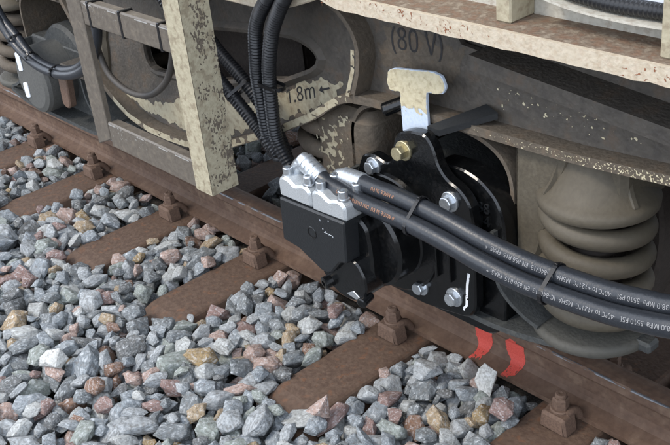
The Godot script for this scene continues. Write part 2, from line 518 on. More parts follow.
# ------------------------------------------------------------------ track
const RAILP := [Vector2(0.0, 0.0), Vector2(-0.0012, 0.018), Vector2(-0.004, 0.030), Vector2(-0.009, 0.0345), Vector2(-0.030, 0.0360), Vector2(-0.036, 0.0330), Vector2(-0.046, 0.0170), Vector2(-0.058, 0.0120), Vector2(-0.095, 0.0115), Vector2(-0.110, 0.0150), Vector2(-0.119, 0.0250), Vector2(-0.128, 0.0480), Vector2(-0.134, 0.0670), Vector2(-0.147, 0.0685), Vector2(-0.149, 0.0660)]

func rail_out(y: float) -> float:
	for k in RAILP.size() - 1:
		if y >= RAILP[k + 1].x:
			var t: float = (y - RAILP[k].x) / minf(-1e-6, RAILP[k + 1].x - RAILP[k].x)
			return lerpf(RAILP[k].y, RAILP[k + 1].y, clampf(t, 0.0, 1.0))
	return 0.066

func rail_mesh(z: float, x0: float, x1: float) -> SurfaceTool:
	var st := mb()
	var loop := []
	for p in RAILP:
		loop.append(Vector2(p.y, p.x))
	for k in range(RAILP.size() - 1, 0, -1):
		loop.append(Vector2(-RAILP[k].y, RAILP[k].x))
	var nn := loop.size()
	var cuts := 1
	for k in nn:
		var a: Vector2 = loop[k]
		var b: Vector2 = loop[(k + 1) % nn]
		var d := b - a
		var hint := Vector3(0, d.x, -d.y)
		var nm := Vector3(0, d.x, -d.y).normalized()
		if nm.dot(Vector3(0, (a.y + b.y) / 2 + 0.075, (a.x + b.x) / 2)) < 0:
			nm = -nm
		quad(st, Vector3(x0, a.y, z + a.x), Vector3(x1, a.y, z + a.x), Vector3(x1, b.y, z + b.x), Vector3(x0, b.y, z + b.x), nm)
	return st

const TIES := [-3.29, -2.691, -2.169, -1.582, -1.047, -0.372, 0.239, 0.86]

func sleeper(x: float, label: String) -> void:
	var t := thing("steel_sleeper", label, "sleeper", Vector3(x, -0.235, -0.75), "steel sleepers under the rail")
	var st := mb()
	var sec := [Vector2(-0.130, -0.085), Vector2(-0.097, -0.008), Vector2(-0.092, -0.003), Vector2(-0.084, 0.0), Vector2(0.084, 0.0), Vector2(0.092, -0.003), Vector2(0.097, -0.008), Vector2(0.130, -0.085)]
	var rings := [[-2.10, -0.06], [-2.05, -0.012], [-2.0, 0.0], [0.46, 0.0], [0.50, -0.004], [0.54, -0.018], [0.565, -0.04], [0.58, -0.085]]
	for k in rings.size() - 1:
		var z0: float = rings[k][0]
		var z1: float = rings[k + 1][0]
		var d0: float = rings[k][1]
		var d1: float = rings[k + 1][1]
		for s in sec.size() - 1:
			var a: Vector2 = sec[s]
			var b: Vector2 = sec[s + 1]
			var y0 := -0.1495
			quad(st, Vector3(x + a.x, maxf(y0 + a.y + d0, -0.235), z0), Vector3(x + b.x, maxf(y0 + b.y + d0, -0.235), z0), Vector3(x + b.x, maxf(y0 + b.y + d1, -0.235), z1), Vector3(x + a.x, maxf(y0 + a.y + d1, -0.235), z1), Vector3((a.x + b.x) * 3.0, 0.1, 0))
	part(t, "body", st, M.tie)
	for side in [1.0, -1.0]:
		var zc: float = 0.115 * side
		if side < 0.0:
			zc = -0.115
		clamp_set(t, x, zc, side)
	# the other rail's clamps
	clamp_set(t, x, -1.5 + 0.115, 1.0)

func clamp_set(t: Node3D, x: float, z: float, s: float) -> void:
	# base block on the sleeper, tongue over the rail foot, screw with nut
	var st := mb()
	prism(st, rounded(P([-0.044, -0.151, 0.044, -0.151, 0.036, -0.100, 0.028, -0.096, -0.028, -0.096, -0.036, -0.100]), 0.006), Vector3(x, 0, z + 0.014 * s - 0.024), Vector3.RIGHT, Vector3.UP, 0.048, 0.007)
	part(t, "clip_base", st, M.clip)
	st = mb()
	# two rounded fingers reaching down on to the foot
	for e in [-1.0, 1.0]:
		var path := []
		for p in [Vector2(0.010, -0.102), Vector2(-0.012, -0.099), Vector2(-0.030, -0.106), Vector2(-0.042, -0.122), Vector2(-0.048, -0.136)]:
			path.append(Vector3(x + 0.023 * e, p.y, z + p.x * s))
		var f := mb()
		tube(f, spline(path, 0.006), 0.0125, 10, 0.0, true)
		part(t, "clamp_finger", f, M.clip)
	st = mb()
	lathe(st, [Vector2(0.027, -0.098), Vector2(0.028, -0.092), Vector2(0.025, -0.089), Vector2(0.0, -0.089)], Vector3(x, 0, z), Vector3.UP, 20)
	part(t, "washer", st, M.clip)
	st = mb()
	lathe(st, [Vector2(0.0215, -0.090), Vector2(0.0215, -0.062), Vector2(0.019, -0.056), Vector2(0.0, -0.056)], Vector3(x, 0, z), Vector3.UP, 6, false, 0.35)
	part(t, "nut", st, M.clip)
	st = mb()
	lathe(st, [Vector2(0.0150, -0.058), Vector2(0.0150, -0.048), Vector2(0.0125, -0.045), Vector2(0.006, -0.045), Vector2(0.005, -0.0465), Vector2(0.0, -0.047)], Vector3(x, 0, z), Vector3.UP, 18)
	part(t, "bolt", st, M.clip)

# ------------------------------------------------------------------ ballast
var rocks := []
func hull(pts: Array) -> Array:
	var faces := []
	var n := pts.size()
	for i in n:
		for j in range(i + 1, n):
			for k in range(j + 1, n):
				var nr: Vector3 = (pts[j] - pts[i]).cross(pts[k] - pts[i])
				if nr.length_squared() < 1e-10:
					continue
				nr = nr.normalized()
				var pos := 0
				var neg := 0
				for q in n:
					if q == i or q == j or q == k:
						continue
					var d: float = nr.dot(pts[q] - pts[i])
					if d > 1e-7:
						pos += 1
					else:
						neg += 1
					if pos > 0 and neg > 0:
						break
				if pos == 0:
					faces.append([i, j, k])
				elif neg == 0:
					faces.append([i, k, j])
	return faces

func make_rock(sd: int) -> ArrayMesh:
	var r := RandomNumberGenerator.new()
	r.seed = sd
	var pts := []
	var count := r.randi_range(9, 14)
	var guard := 0
	while pts.size() < count and guard < 900:
		guard += 1
		var v := Vector3(r.randfn(), r.randfn(), r.randfn()).normalized()
		var ok := true
		for q in pts:
			if q.normalized().distance_to(v) < 0.60:
				ok = false
		if ok:
			pts.append(v * r.randf_range(0.86, 1.08))
	var verts := []
	for p in pts:
		verts.append(p)
	var faces := hull(pts)
	for lvl in 3:
		var mid := {}
		var nf := []
		for f in faces:
			var m := []
			for e in 3:
				var a: int = f[e]
				var b: int = f[(e + 1) % 3]
				var key := Vector2i(mini(a, b), maxi(a, b))
				if not mid.has(key):
					mid[key] = verts.size()
					verts.append((verts[a] + verts[b]) / 2.0)
				m.append(mid[key])
			nf.append([f[0], m[0], m[2]])
			nf.append([m[0], f[1], m[1]])
			nf.append([m[2], m[1], f[2]])
			nf.append([m[0], m[1], m[2]])
		faces = nf
	# worn edges: one light smoothing, then broken surface
	var sum := []
	var cnt := []
	for v in verts:
		sum.append(Vector3.ZERO)
		cnt.append(0)
	for f in faces:
		for e in 3:
			sum[f[e]] += verts[f[(e + 1) % 3]] + verts[f[(e + 2) % 3]]
			cnt[f[e]] += 2
	var n1 := fnoise(sd * 7 + 3, 1.1, 3)
	var n2 := fnoise(sd * 7 + 5, 4.5, 3)
	var out := []
	for k in verts.size():
		var v: Vector3 = verts[k].lerp(sum[k] / cnt[k], 0.3)
		v *= 1.0 + 0.07 * n1.get_noise_3dv(v) + 0.035 * n2.get_noise_3dv(v)
		out.append(v)
	var nrm := []
	for v in out:
		nrm.append(Vector3.ZERO)
	for f in faces:
		var c: Vector3 = (out[f[1]] - out[f[0]]).cross(out[f[2]] - out[f[0]])
		for e in 3:
			nrm[f[e]] += c
	var st := mb()
	for f in faces:
		var fc: Vector3 = (out[f[1]] - out[f[0]]).cross(out[f[2]] - out[f[0]]).normalized()
		var nn := []
		for e in 3:
			nn.append((nrm[f[e]].normalized() * 0.55 + fc * 0.45).normalized())
		tri(st, out[f[0]], out[f[1]], out[f[2]], nn[0], nn[1], nn[2])
	return st.commit()

# stones that stand out: x, z, tone, turn, tilt, half sizes, how far out, shape, label
const SPECIAL := [
	[-0.235, 0.530, 6, 0.4, 0.1, 0.048, 0.040, 0.042, 0.72, 3, "large pale pink broken stone sitting on the end of the sleeper under the motor"],
	[-1.010, 0.915, 11, 0.9, 0.2, 0.050, 0.034, 0.040, 0.45, 6, "white broken stone in the ballast toward the left picture edge"],
	[-0.700, 0.600, 9, 0.7, 0.05, 0.066, 0.032, 0.036, 0.40, 8, "long ochre stone in the ballast, the largest yellow one"],
	[0.000, 0.128, 11, 2.4, 0.5, 0.052, 0.024, 0.036, 0.45, 1, "white slab-like stone leaning at the rail foot below the red marks"],
	[0.122, 0.205, 7, 0.3, 0.1, 0.042, 0.034, 0.036, 0.55, 5, "dull red stone beside the sleeper right of the red paint marks"],
	[0.075, 0.235, 9, 1.4, 0.2, 0.036, 0.030, 0.030, 0.50, 2, "small ochre stone beside the dull red one below the red marks"],
	[-0.820, 0.890, 10, 0.2, 0.3, 0.038, 0.032, 0.032, 0.45, 7, "rusty brown stone in the left foreground ballast"],
	[-0.560, 0.175, 7, 1.2, 0.1, 0.040, 0.026, 0.030, 0.45, 4, "dull red stone under the motor close to the rail foot"],
	[-0.143, 0.215, 0, 0.6, 0.2, 0.050, 0.038, 0.044, 0.45, 0, "large light grey stone below the red marks near the sleeper"],
]

# height of a stone's upper side above its middle
func foot_top(foot: Array) -> float:
	for f in foot:
		if f[0] == 0 and f[1] == 0:
			return f[3]
	return 0.0

func ballast() -> void:
	for k in 16:
		rocks.append(make_rock(101 + k))
	# tones of the stones (sRGB) with how often each occurs and the word for it
	var tones := [
		[c8(156, 160, 163), 22, "light grey"], [c8(136, 143, 149), 22, "blue-grey"], [c8(120, 125, 128), 17, "mid grey"], [c8(140, 147, 142), 10, "greenish grey"],
		[c8(174, 176, 175), 9, "pale grey"], [c8(102, 104, 105), 6, "dark grey"], [c8(166, 142, 132), 8, "pinkish"], [c8(138, 112, 106), 5, "dull red"], [c8(160, 140, 112), 5, "tan"], [c8(146, 124, 88), 1, "ochre"], [c8(128, 98, 80), 3, "brown"], [c8(206, 206, 203), 0, "white"]]
	var mottle := ntex(301, 0.022, 6, ramp([c8(190, 190, 188), c8(230, 230, 228), c8(246, 246, 244), c8(255, 255, 255)], [0.26, 0.45, 0.6, 0.8]), 512)
	var vein := ntex(305, 0.012, 4, ramp([c8(225, 228, 230, 120), c8(225, 228, 230, 0), c8(90, 84, 78, 0), c8(92, 82, 72, 130)], [0.26, 0.4, 0.62, 0.76]), 512)
	var bump := ntexn(309, 0.05, 6, 10.0)
	var mats := []
	for k in tones.size() + 1:
		var m := StandardMaterial3D.new()
		m.resource_name = "stone_%d" % k
		m.albedo_texture = mottle
		m.uv1_triplanar = true
		m.uv1_scale = Vector3.ONE * 0.42
		m.uv1_offset = Vector3(k * 0.37, k * 0.21, k * 0.53)
		m.detail_enabled = true
		m.detail_albedo = vein
		m.detail_uv_layer = BaseMaterial3D.DETAIL_UV_2
		m.uv2_triplanar = true
		m.uv2_scale = Vector3.ONE * 0.5
		m.uv2_offset = Vector3(k * 0.11, k * 0.43, k * 0.29)
		m.normal_enabled = true
		m.normal_texture = bump
		m.normal_scale = 0.9
		m.roughness = 0.88
		if k < tones.size():
			m.albedo_color = tones[k][0]
		else:
			m.vertex_color_use_as_albedo = true
		mats.append(m)
	var total := 0
	for t in tones:
		total += t[1]
	var cell := 0.0125
	var placed := []
	rng.seed = 4242
	# drop stones one after another on a height field
	var regions := [[-4.6, 1.5, 0.0, 1.75, 12000], [-3.6, 1.6, -1.42, -0.10, 3200]]
	for rg in regions:
		var gx0: float = rg[0] - 0.1
		var gz0: float = rg[2] - 0.1
		var gw := int((rg[1] - rg[0] + 0.2) / cell)
		var gh := int((rg[3] - rg[2] + 0.2) / cell)
		var H := PackedFloat32Array()
		H.resize(gw * gh)
		H.fill(-0.235)
		for j in gh:
			for i in gw:
				var wx := gx0 + (i + 0.5) * cell
				var wz := gz0 + (j + 0.5) * cell
				for tx in TIES:
					var dx: float = absf(wx - tx)
					if dx < 0.135 and wz < 0.585:
						var top := -0.150 if dx < 0.09 else lerpf(-0.150, -0.235, (dx - 0.09) / 0.045)
						if wz > 0.46:
							top -= pow((wz - 0.46) / 0.12, 2.0) * 0.06
						H[j * gw + i] = maxf(H[j * gw + i], top)
						if wz < 0.19 and dx < 0.075 and wz > 0.0:
							H[j * gw + i] = 0.2
				if wz > -0.066 and wz < 0.0665:
					H[j * gw + i] = 0.2
		var mine_here := []
		for s in rg[4]:
			var rad := clampf(0.0345 * exp(rng.randfn() * 0.36), 0.016, 0.055)
			var sc := Vector3(rad * rng.randf_range(1.0, 1.5), rad * rng.randf_range(0.5, 0.85), rad * rng.randf_range(0.72, 1.05))
			var bs := Basis(Vector3.UP, rng.randf() * TAU) * Basis(Vector3.RIGHT, rng.randfn() * 0.45) * Basis(Vector3.BACK, rng.randfn() * 0.35)
			var A := bs * Basis.from_scale(sc * 0.70)
			var Ai := A.inverse()
			var Q := Ai.transposed() * Ai
			# lower surface of the ellipsoid for every cell it covers
			var ext := int(ceil(maxf(sc.x, maxf(sc.y, sc.z)) / cell))
			var foot := []
			for dj in range(-ext, ext + 1):
				for di in range(-ext, ext + 1):
					var dx := di * cell
					var dz := dj * cell
					var a: float = Q.y.y
					var b: float = 2.0 * (Q.x.y * dx + Q.y.z * dz)
					var c: float = Q.x.x * dx * dx + Q.z.z * dz * dz + 2.0 * Q.x.z * dx * dz - 1.0
					var D := b * b - 4.0 * a * c
					if D > 0.0:
						foot.append([di, dj, (-b - sqrt(D)) / (2.0 * a), (-b + sqrt(D)) / (2.0 * a)])
			var best := 1e9
			var bi := 0
			var bj := 0
			for tr in 6:
				var ci := rng.randi_range(8, gw - 9)
				var cj := rng.randi_range(8, gh - 9)
				var y := -1.0
				for f in foot:
					var gi: int = ci + f[0]
					var gj: int = cj + f[1]
					if gi < 0 or gj < 0 or gi >= gw or gj >= gh:
						continue
					y = maxf(y, H[gj * gw + gi] - f[2])
					if y > best:
						break
				if y < best:
					best = y
					bi = ci
					bj = cj
			var wx := gx0 + (bi + 0.5) * cell
			var wz := gz0 + (bj + 0.5) * cell
			var lim := -0.138
			if wz > 0.5:
				lim = -0.122
			if wz < 0.16:
				lim = -0.142
			if wz < -0.05:
				lim = -0.15
			var topy := best
			for f in foot:
				topy = maxf(topy, best + f[3])
			var on_tie := false
			for tx in TIES:
				if absf(wx - tx) < 0.105 and wz < 0.545:
					on_tie = true
			if topy > lim + 0.02 or best > lim or on_tie:
				continue
			for f in foot:
				var gi: int = bi + f[0]
				var gj: int = bj + f[1]
				if gi >= 0 and gj >= 0 and gi < gw and gj < gh:
					var ix: int = gj * gw + gi
					H[ix] = maxf(H[ix], best + f[3])
			var pick := rng.randi_range(0, total - 1)
			var tone := 0
			while tone < tones.size() - 2 and pick >= tones[tone][1]:
				pick -= tones[tone][1]
				tone += 1
			mine_here.append([placed.size(), bi, bj, best + foot_top(foot)])
			placed.append({"cover": 0, "t": Transform3D(bs * Basis.from_scale(sc), Vector3(wx, best - rad * 0.06, wz)), "tone": tone, "rad": rad, "rock": rng.randi_range(0, rocks.size() - 1), "top": topy})
		if rg[2] >= 0.0:
			for e in SPECIAL:
				var bs := Basis(Vector3.UP, e[3]) * Basis(Vector3.BACK, e[4])
				var sc := Vector3(e[5], e[6], e[7])
				var ci := int((e[0] - gx0) / cell)
				var cj := int((e[1] - gz0) / cell)
				var y := -1.0
				var rr := int(minf(e[5], e[7]) * 0.6 / cell)
				for dj in range(-rr, rr + 1):
					for di in range(-rr, rr + 1):
						y = maxf(y, H[(cj + dj) * gw + ci + di])
				if y > -0.05:
					y = -0.145
				placed.append({"cover": 0, "t": Transform3D(bs * Basis.from_scale(sc), Vector3(e[0], y + e[6] * e[8], e[1])), "tone": e[2], "rad": 1.0, "rock": e[9], "top": 0.0, "label": e[10]})
		for q in mine_here:
			if H[q[2] * gw + q[1]] > q[3] + 0.004:
				placed[q[0]].cover = 1
	var rank := []
	for p in placed:
		var o: Vector3 = p.t.origin
		var seen := o.z > 0.05 and in_view(o)
		if seen and p.cover == 0:
			p.score = 9.0 if p.has("label") else p.rad / (cam.position - o).length()
			rank.append(p)
	rank.sort_custom(func(a, b): return a.score > b.score)
	rank = rank.slice(0, 296)
	for p in rank:
		p.single = true
	for p in rank:
		var o := MeshInstance3D.new()
		o.name = numbered("ballast_stone")
		o.mesh = rocks[p.rock]
		o.material_override = mats[p.tone]
		o.transform = p.t
		add_child(o)
		var at: Vector3 = p.t.origin
		if p.has("label"):
			tag(o, p.label, "stone", "ballast stones on the surface")
			continue
		var k := 0
		while k < TIES.size() - 1 and TIES[k + 1] < at.x:
			k += 1
		var place := ""
		if at.z < 0.5:
			place = ["at the far left end of the ballast", "between the two farthest sleepers", "between second and third farthest sleepers", "left of the cream step post's sleeper", "left of the motor's sleeper", "below the red paint marks", "in the lower right corner", "in the lower right corner"][k]
			place += ", near rail" if at.z < 0.22 else (", midway out" if at.z < 0.36 else ", farther out")
		else:
			place = ["at the far left edge", "at the left edge", "at the left edge", "left of centre", "left of the motor", "in front of the motor's sleeper", "at the bottom edge", "at the bottom edge"][k]
			place += " just past the sleeper ends" if at.z < 0.68 else (" in the foreground" if at.z < 0.86 else " in the near left foreground")
		var long: float = p.t.basis.x.length() / p.t.basis.z.length()
		var form := "long" if long > 1.45 else ("flat" if p.t.basis.y.length() / p.t.basis.z.length() < 0.75 else ("blocky" if long < 1.2 else "angular"))
		var big := "large" if p.rad > 0.046 else ("small" if p.rad < 0.036 else "middling")
		tag(o, "%s %s %s stone %s" % [big, form, tones[p.tone][2], place], "stone", "ballast stones on the surface")
	var rest := []
	for p in placed:
		if not p.has("single"):
			rest.append(p)
	# the remaining stones: one mass, drawn as sixteen sets of one shape each under one node
	var heap := Node3D.new()
	heap.name = numbered("ballast")
	add_child(heap)
	heap.set_meta("kind", "stuff")
	tag(heap, "bed of smaller and deeper broken grey stones between the sleepers", "ballast")
	for k in rocks.size():
		var mine := []
		for p in rest:
			if p.rock == k:
				mine.append(p)
		if mine.is_empty():
			continue
		var mm := MultiMesh.new()
		mm.transform_format = MultiMesh.TRANSFORM_3D
		mm.use_colors = true
		mm.mesh = rocks[k]
		mm.instance_count = mine.size()
		for q in mine.size():
			mm.set_instance_transform(q, mine[q].t)
			mm.set_instance_color(q, tones[mine[q].tone][0].srgb_to_linear())
		var mi := MultiMeshInstance3D.new()
		mi.name = "stone_layer"
		mi.multimesh = mm
		mi.material_override = mats[tones.size()]
		mi.set_meta("kind", "stuff")
		heap.add_child(mi, true)
	print("stones ", placed.size(), " single ", rank.size())

func in_view(p: Vector3) -> bool:
	var l := cam.transform.affine_inverse() * p
	if l.z > -0.1:
		return false
	var ty := tan(deg_to_rad(cam.fov) / 2.0)
	return absf(l.y / -l.z) < ty * 1.02 and absf(l.x / -l.z) < ty * 1.53

# ------------------------------------------------------------------ bogie
func xs_of(a: float, b: float, n: int) -> Array:
	var r := []
	for k in n + 1:
		r.append(a + (b - a) * k / n)
	return r

const BELLY := [Vector2(-2.75, 0.77), Vector2(-1.62, 0.77), Vector2(-1.57, 0.70), Vector2(-1.52, 0.60), Vector2(-1.476, 0.53), Vector2(-1.40, 0.472), Vector2(-1.32, 0.432), Vector2(-1.21, 0.412), Vector2(-1.10, 0.412), Vector2(-1.0, 0.418), Vector2(-0.90, 0.432), Vector2(-0.80, 0.462), Vector2(-0.655, 0.526), Vector2(-0.50, 0.596), Vector2(-0.36, 0.668), Vector2(-0.30, 0.708), Vector2(-0.25, 0.738), Vector2(-0.20, 0.752), Vector2(-0.14, 0.758), Vector2(0.0, 0.765), Vector2(0.2, 0.771), Vector2(0.43, 0.777), Vector2(0.63, 0.792), Vector2(0.98, 0.81)]
const TOPL := [Vector2(-2.75, 0.86), Vector2(-1.8, 0.93), Vector2(-1.5, 0.96), Vector2(-0.8, 0.97), Vector2(-0.3, 0.99), Vector2(0.06, 0.99), Vector2(0.11, 0.921), Vector2(0.98, 0.835)]
const HOLE := [Vector2(-1.20, 0.604), Vector2(-0.893, 0.623), Vector2(-0.666, 0.679), Vector2(-0.508, 0.713), Vector2(-0.464, 0.733), Vector2(-0.392, 0.765), Vector2(-0.361, 0.792), Vector2(-0.369, 0.811), Vector2(-0.416, 0.828), Vector2(-0.507, 0.827), Vector2(-0.68, 0.809), Vector2(-0.847, 0.788), Vector2(-1.20, 0.73), Vector2(-1.245, 0.70), Vector2(-1.245, 0.63)]

func bogie_frame() -> void:
	var t := thing("bogie_frame", "grimy brown-grey steel bogie side frame with an oval opening, carried on coil springs", "bogie frame", Vector3(-0.9, 0.41, 0.25))
	var lo := func(x: float) -> float: return along(BELLY, x)
	var hi := func(x: float) -> float: return along(TOPL, x)
	var hlo_l := [Vector2(-1.20, 0.65), Vector2(-1.195, 0.625), Vector2(-1.18, 0.606), Vector2(-1.15, 0.600), Vector2(-0.893, 0.623), Vector2(-0.666, 0.679), Vector2(-0.508, 0.713), Vector2(-0.464, 0.733), Vector2(-0.392, 0.765), Vector2(-0.368, 0.782), Vector2(-0.360, 0.797)]
	var hhi_l := [Vector2(-1.20, 0.65), Vector2(-1.195, 0.685), Vector2(-1.18, 0.712), Vector2(-1.15, 0.738), Vector2(-0.847, 0.788), Vector2(-0.68, 0.809), Vector2(-0.507, 0.828), Vector2(-0.45, 0.832), Vector2(-0.416, 0.829), Vector2(-0.385, 0.820), Vector2(-0.368, 0.810), Vector2(-0.360, 0.797)]
	var hlo := func(x: float) -> float: return along(hlo_l, x)
	var hhi := func(x: float) -> float: return along(hhi_l, x)
	var cut := [-1.20, -1.195, -1.18, -1.15]
	for k in range(1, 17):
		cut.append(-1.15 + 0.73 * k / 16.0)
	cut.append_array([-0.392, -0.385, -0.376, -0.368, -0.364, -0.360])
	var st := mb()
	web(st, xs_of(-2.75, -1.20, 40), lo, hi, 0.286, 0.300)
	web(st, cut, lo, hlo, 0.286, 0.300)
	web(st, cut, hhi, hi, 0.286, 0.300)
	web(st, xs_of(-0.36, 0.06, 20) + [0.085, 0.11] + xs_of(0.13, 0.98, 40), lo, hi, 0.286, 0.300)
	part(t, "web_plate", st, M.frame)
	st = mb()
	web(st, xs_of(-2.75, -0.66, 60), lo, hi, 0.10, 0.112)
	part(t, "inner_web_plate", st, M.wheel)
	# raised rim round the opening
	st = mb()
	var ring := PackedVector2Array()
	for k in hlo_l.size():
		ring.append(hlo_l[k])
	for k in range(hhi_l.size() - 2, 0, -1):
		ring.append(hhi_l[k])
	var loops := [[ring, 0.284], [ring, 0.309], [inset(ring, -0.010), 0.312], [inset(ring, -0.024), 0.3003]]
	for q in loops.size() - 1:
		var la: PackedVector2Array = loops[q][0]
		var lb: PackedVector2Array = loops[q + 1][0]
		for k in ring.size():
			var j := (k + 1) % ring.size()
			quad(st, Vector3(la[k].x, la[k].y, loops[q][1]), Vector3(la[j].x, la[j].y, loops[q][1]), Vector3(lb[j].x, lb[j].y, loops[q + 1][1]), Vector3(lb[k].x, lb[k].y, loops[q + 1][1]), Vector3(0, 0, 1) if q > 0 else Vector3(-0.75 - la[k].x, 0.71 - la[k].y, 0.001))
	part(t, "opening_rim", st, M.frame)
	# lower flange: belly part, then the part over the axlebox
	st = mb()
	var bl := []
	for p in BELLY:
		if p.x > -1.66 and p.x < -0.19:
			bl.append(p - Vector2(0, 0.0))
	strip(st, smooth2(bl, 3), -0.020, 0.09, 0.345)
	part(t, "belly_flange", st, M.framelow)
	st = mb()
	strip(st, smooth2([Vector2(-0.199, 0.752), Vector2(-0.14, 0.758), Vector2(0.0, 0.765), Vector2(0.2, 0.771), Vector2(0.43, 0.777), Vector2(0.63, 0.792), Vector2(0.98, 0.81)], 3), -0.021, 0.09, 0.345)
	part(t, "arch_flange", st, M.framelow)
	st = mb()
	strip(st, [Vector2(-2.75, 0.77), Vector2(-1.66, 0.77)], -0.020, 0.09, 0.345)
	part(t, "arch_flange", st, M.framelow)
	st = mb()
	strip(st, [Vector2(0.18, 0.901), Vector2(0.98, 0.822)], 0.032, 0.08, 0.362)
	part(t, "upper_flange", st, M.frame)
	st = mb()
	strip(st, [Vector2(-2.75, 0.861), Vector2(-1.8, 0.931), Vector2(-1.5, 0.961)], 0.020, 0.08, 0.352)
	part(t, "upper_flange", st, M.frame)
	st = mb()
	ab(st, 0.06, 1.6, 0.80, 1.04, 0.262, 0.276, 0.002)
	part(t, "upper_web", st, M.frame)
	# curved gusset beside the axlebox arch
	st = mb()
	strip(st, smooth2([Vector2(-0.255, 0.962), Vector2(-0.215, 0.945), Vector2(-0.180, 0.91), Vector2(-0.166, 0.872), Vector2(-0.172, 0.82), Vector2(-0.194, 0.760)], 3), 0.012, 0.299, 0.352)
	part(t, "gusset", st, M.framelow)
	# arches and horns round both axleboxes
	for ax in [0.0, -1.8]:
		st = mb()
		var arch := []
		for k in 25:
			var a := PI * (1.0 - k / 24.0)
			arch.append(Vector2(ax + signf(cos(a)) * pow(absf(cos(a)), 0.55) * 0.245, 0.580 + pow(sin(a), 0.6) * 0.150))
		arch.push_front(Vector2(ax - 0.247, 0.48))
		arch.push_back(Vector2(ax + 0.247, 0.48))
		strip(st, arch, 0.010, 0.10, 0.312)
		part(t, "axlebox_arch", st, M.framelow)
		# horn casting towards the spring
		st = mb()
		var hp := rounded(P([ax + 0.258, 0.752, ax + 0.408, 0.752, ax + 0.385, 0.690, ax + 0.366, 0.650, ax + 0.362, 0.612, ax + 0.327, 0.495, ax + 0.305, 0.470, ax + 0.258, 0.470]), 0.010)
		prism(st, hp, Vector3(0, 0, 0.16), Vector3.RIGHT, Vector3.UP, 0.160, 0.012)
		part(t, "horn", st, M.spring)
	# spring caps with ribs
	for cz in [[0.420, 0.250], [-2.22, 0.25]]:
		var cx: float = cz[0]
		st = mb()
		lathe(st, [Vector2(0.0, 0.632), Vector2(0.116, 0.632), Vector2(0.123, 0.637), Vector2(0.124, 0.652), Vector2(0.119, 0.659), Vector2(0.112, 0.664), Vector2(0.100, 0.674), Vector2(0.088, 0.692), Vector2(0.078, 0.715), Vector2(0.072, 0.735), Vector2(0.070, 0.752)], Vector3(cx, 0, cz[1]), Vector3.UP, 48, true)
		part(t, "spring_cap", st, M.spring)
		st = mb()
		ab(st, cx - 0.165, cx + 0.09, 0.640, 0.752, 0.14, cz[1] + 0.045, 0.012)
		part(t, "cap_wall", st, M.spring)
		for k in 4:
			var an: float = [0.30, 2.25, -0.75, 3.3][k]
			var d := Vector3(cos(an), 0, sin(an))
			st = mb()
			prism(st, rounded(P([0.040, 0.752, 0.080, 0.752, 0.088, 0.722, 0.098, 0.692, 0.116, 0.662, 0.040, 0.658]), 0.006), Vector3(cx, 0, cz[1]) + d.cross(Vector3.UP) * -0.006, d, Vector3.UP, 0.012, 0.003)
			part(t, "cap_rib", st, M.spring)
	# closed damper-side housing left of the near axle
	st = mb()
	prism(st, rounded(P([-0.405, -0.312, -0.178, -0.312, -0.178, -0.10, -0.405, -0.10]), 0.05, 14), Vector3(0, 0.44, 0), Vector3.RIGHT, Vector3.FORWARD, 0.245, 0.025)
	part(t, "damper_housing", st, M.framelow)
	# headstock and cross beam
	st = mb()
	ab(st, 0.80, 0.96, 0.52, 0.80, -1.85, 0.285, 0.006)
	ab(st, -1.02, -0.78, 0.45, 0.80, -1.6, 0.098, 0.006)
	ab(st, -2.73, -2.60, 0.52, 0.80, -1.85, 0.285, 0.006)
	part(t, "cross_beam", st, M.wheel)
	# the side frame on the other side of the track
	st = mb()
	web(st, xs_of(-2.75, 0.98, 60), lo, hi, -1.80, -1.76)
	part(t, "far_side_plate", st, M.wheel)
	# T-shaped lug
	st = mb()
	var tee := rounded(P([-0.056, 0.848, -0.038, 0.857, 0.080, 0.873, 0.104, 0.868, 0.114, 0.846, 0.106, 0.829, 0.057, 0.821, 0.056, 0.775, 0.060, 0.660, -0.022, 0.655, -0.024, 0.775, -0.023, 0.806, -0.054, 0.801, -0.063, 0.818]), 0.006)
	prism(st, tee, Vector3(0, 0, 0.351), Vector3.RIGHT, Vector3.UP, 0.007, 0.0010)
	var tl := part(t, "tee_lug", st, M.bluewhite)
	st = mb()
	var nz := fnoise(11, 30.0, 5)
	flakes(st, -0.066, 0.118, 0.73, 0.876, 0.0025, func(u, v): return minf(minf(inside(tee, Vector2(u, v)) - 0.0012 + 0.003 * nz.get_noise_2d(u * 2.0 + 4.0, v * 2.0), (v - 0.772) * 0.6 + 0.016 * nz.get_noise_2d(u * 1.5, v * 1.5)), 0.05 * (nz.get_noise_2d(u * 1.2 + 9.0, v * 1.2) + 0.30 + 2.2 * clampf((v - 0.775) / 0.05, 0.0, 0.14))), zplane(0.358))
	part(tl, "cream_paint", st, M.cream)
	# black pin and bent strap on the flange
	st = mb()
	lathe(st, [Vector2(0.0, 0.002), Vector2(0.012, 0.0), Vector2(0.016, -0.004), Vector2(0.016, -0.07)], Vector3(-0.073, 0.752, 0.368), Vector3(-0.75, -0.35, 0.8), 20)
	part(t, "pin", st, M.black)
	st = mb()
	var sp := [Vector3(0.066, 0.751, 0.370), Vector3(0.104, 0.752, 0.374), Vector3(0.222, 0.803, 0.322), Vector3(0.178, 0.806, 0.305)]
	for dy in [0.0, -0.014]:
		quad(st, sp[0] + Vector3(0, dy, 0), sp[1] + Vector3(0, dy, 0), sp[2] + Vector3(0, dy, 0), sp[3] + Vector3(0, dy, 0), Vector3(0, 1 if dy == 0.0 else -1, 0))
	for k in 4:
		var e1: Vector3 = sp[k]
		var e2: Vector3 = sp[(k + 1) % 4]
		quad(st, e1, e2, e2 - Vector3(0, 0.014, 0), e1 - Vector3(0, 0.014, 0), (e1 + e2) / 2.0 - Vector3(0.15, 0.78, 0.34))
	part(t, "strap", st, M.blackmat)
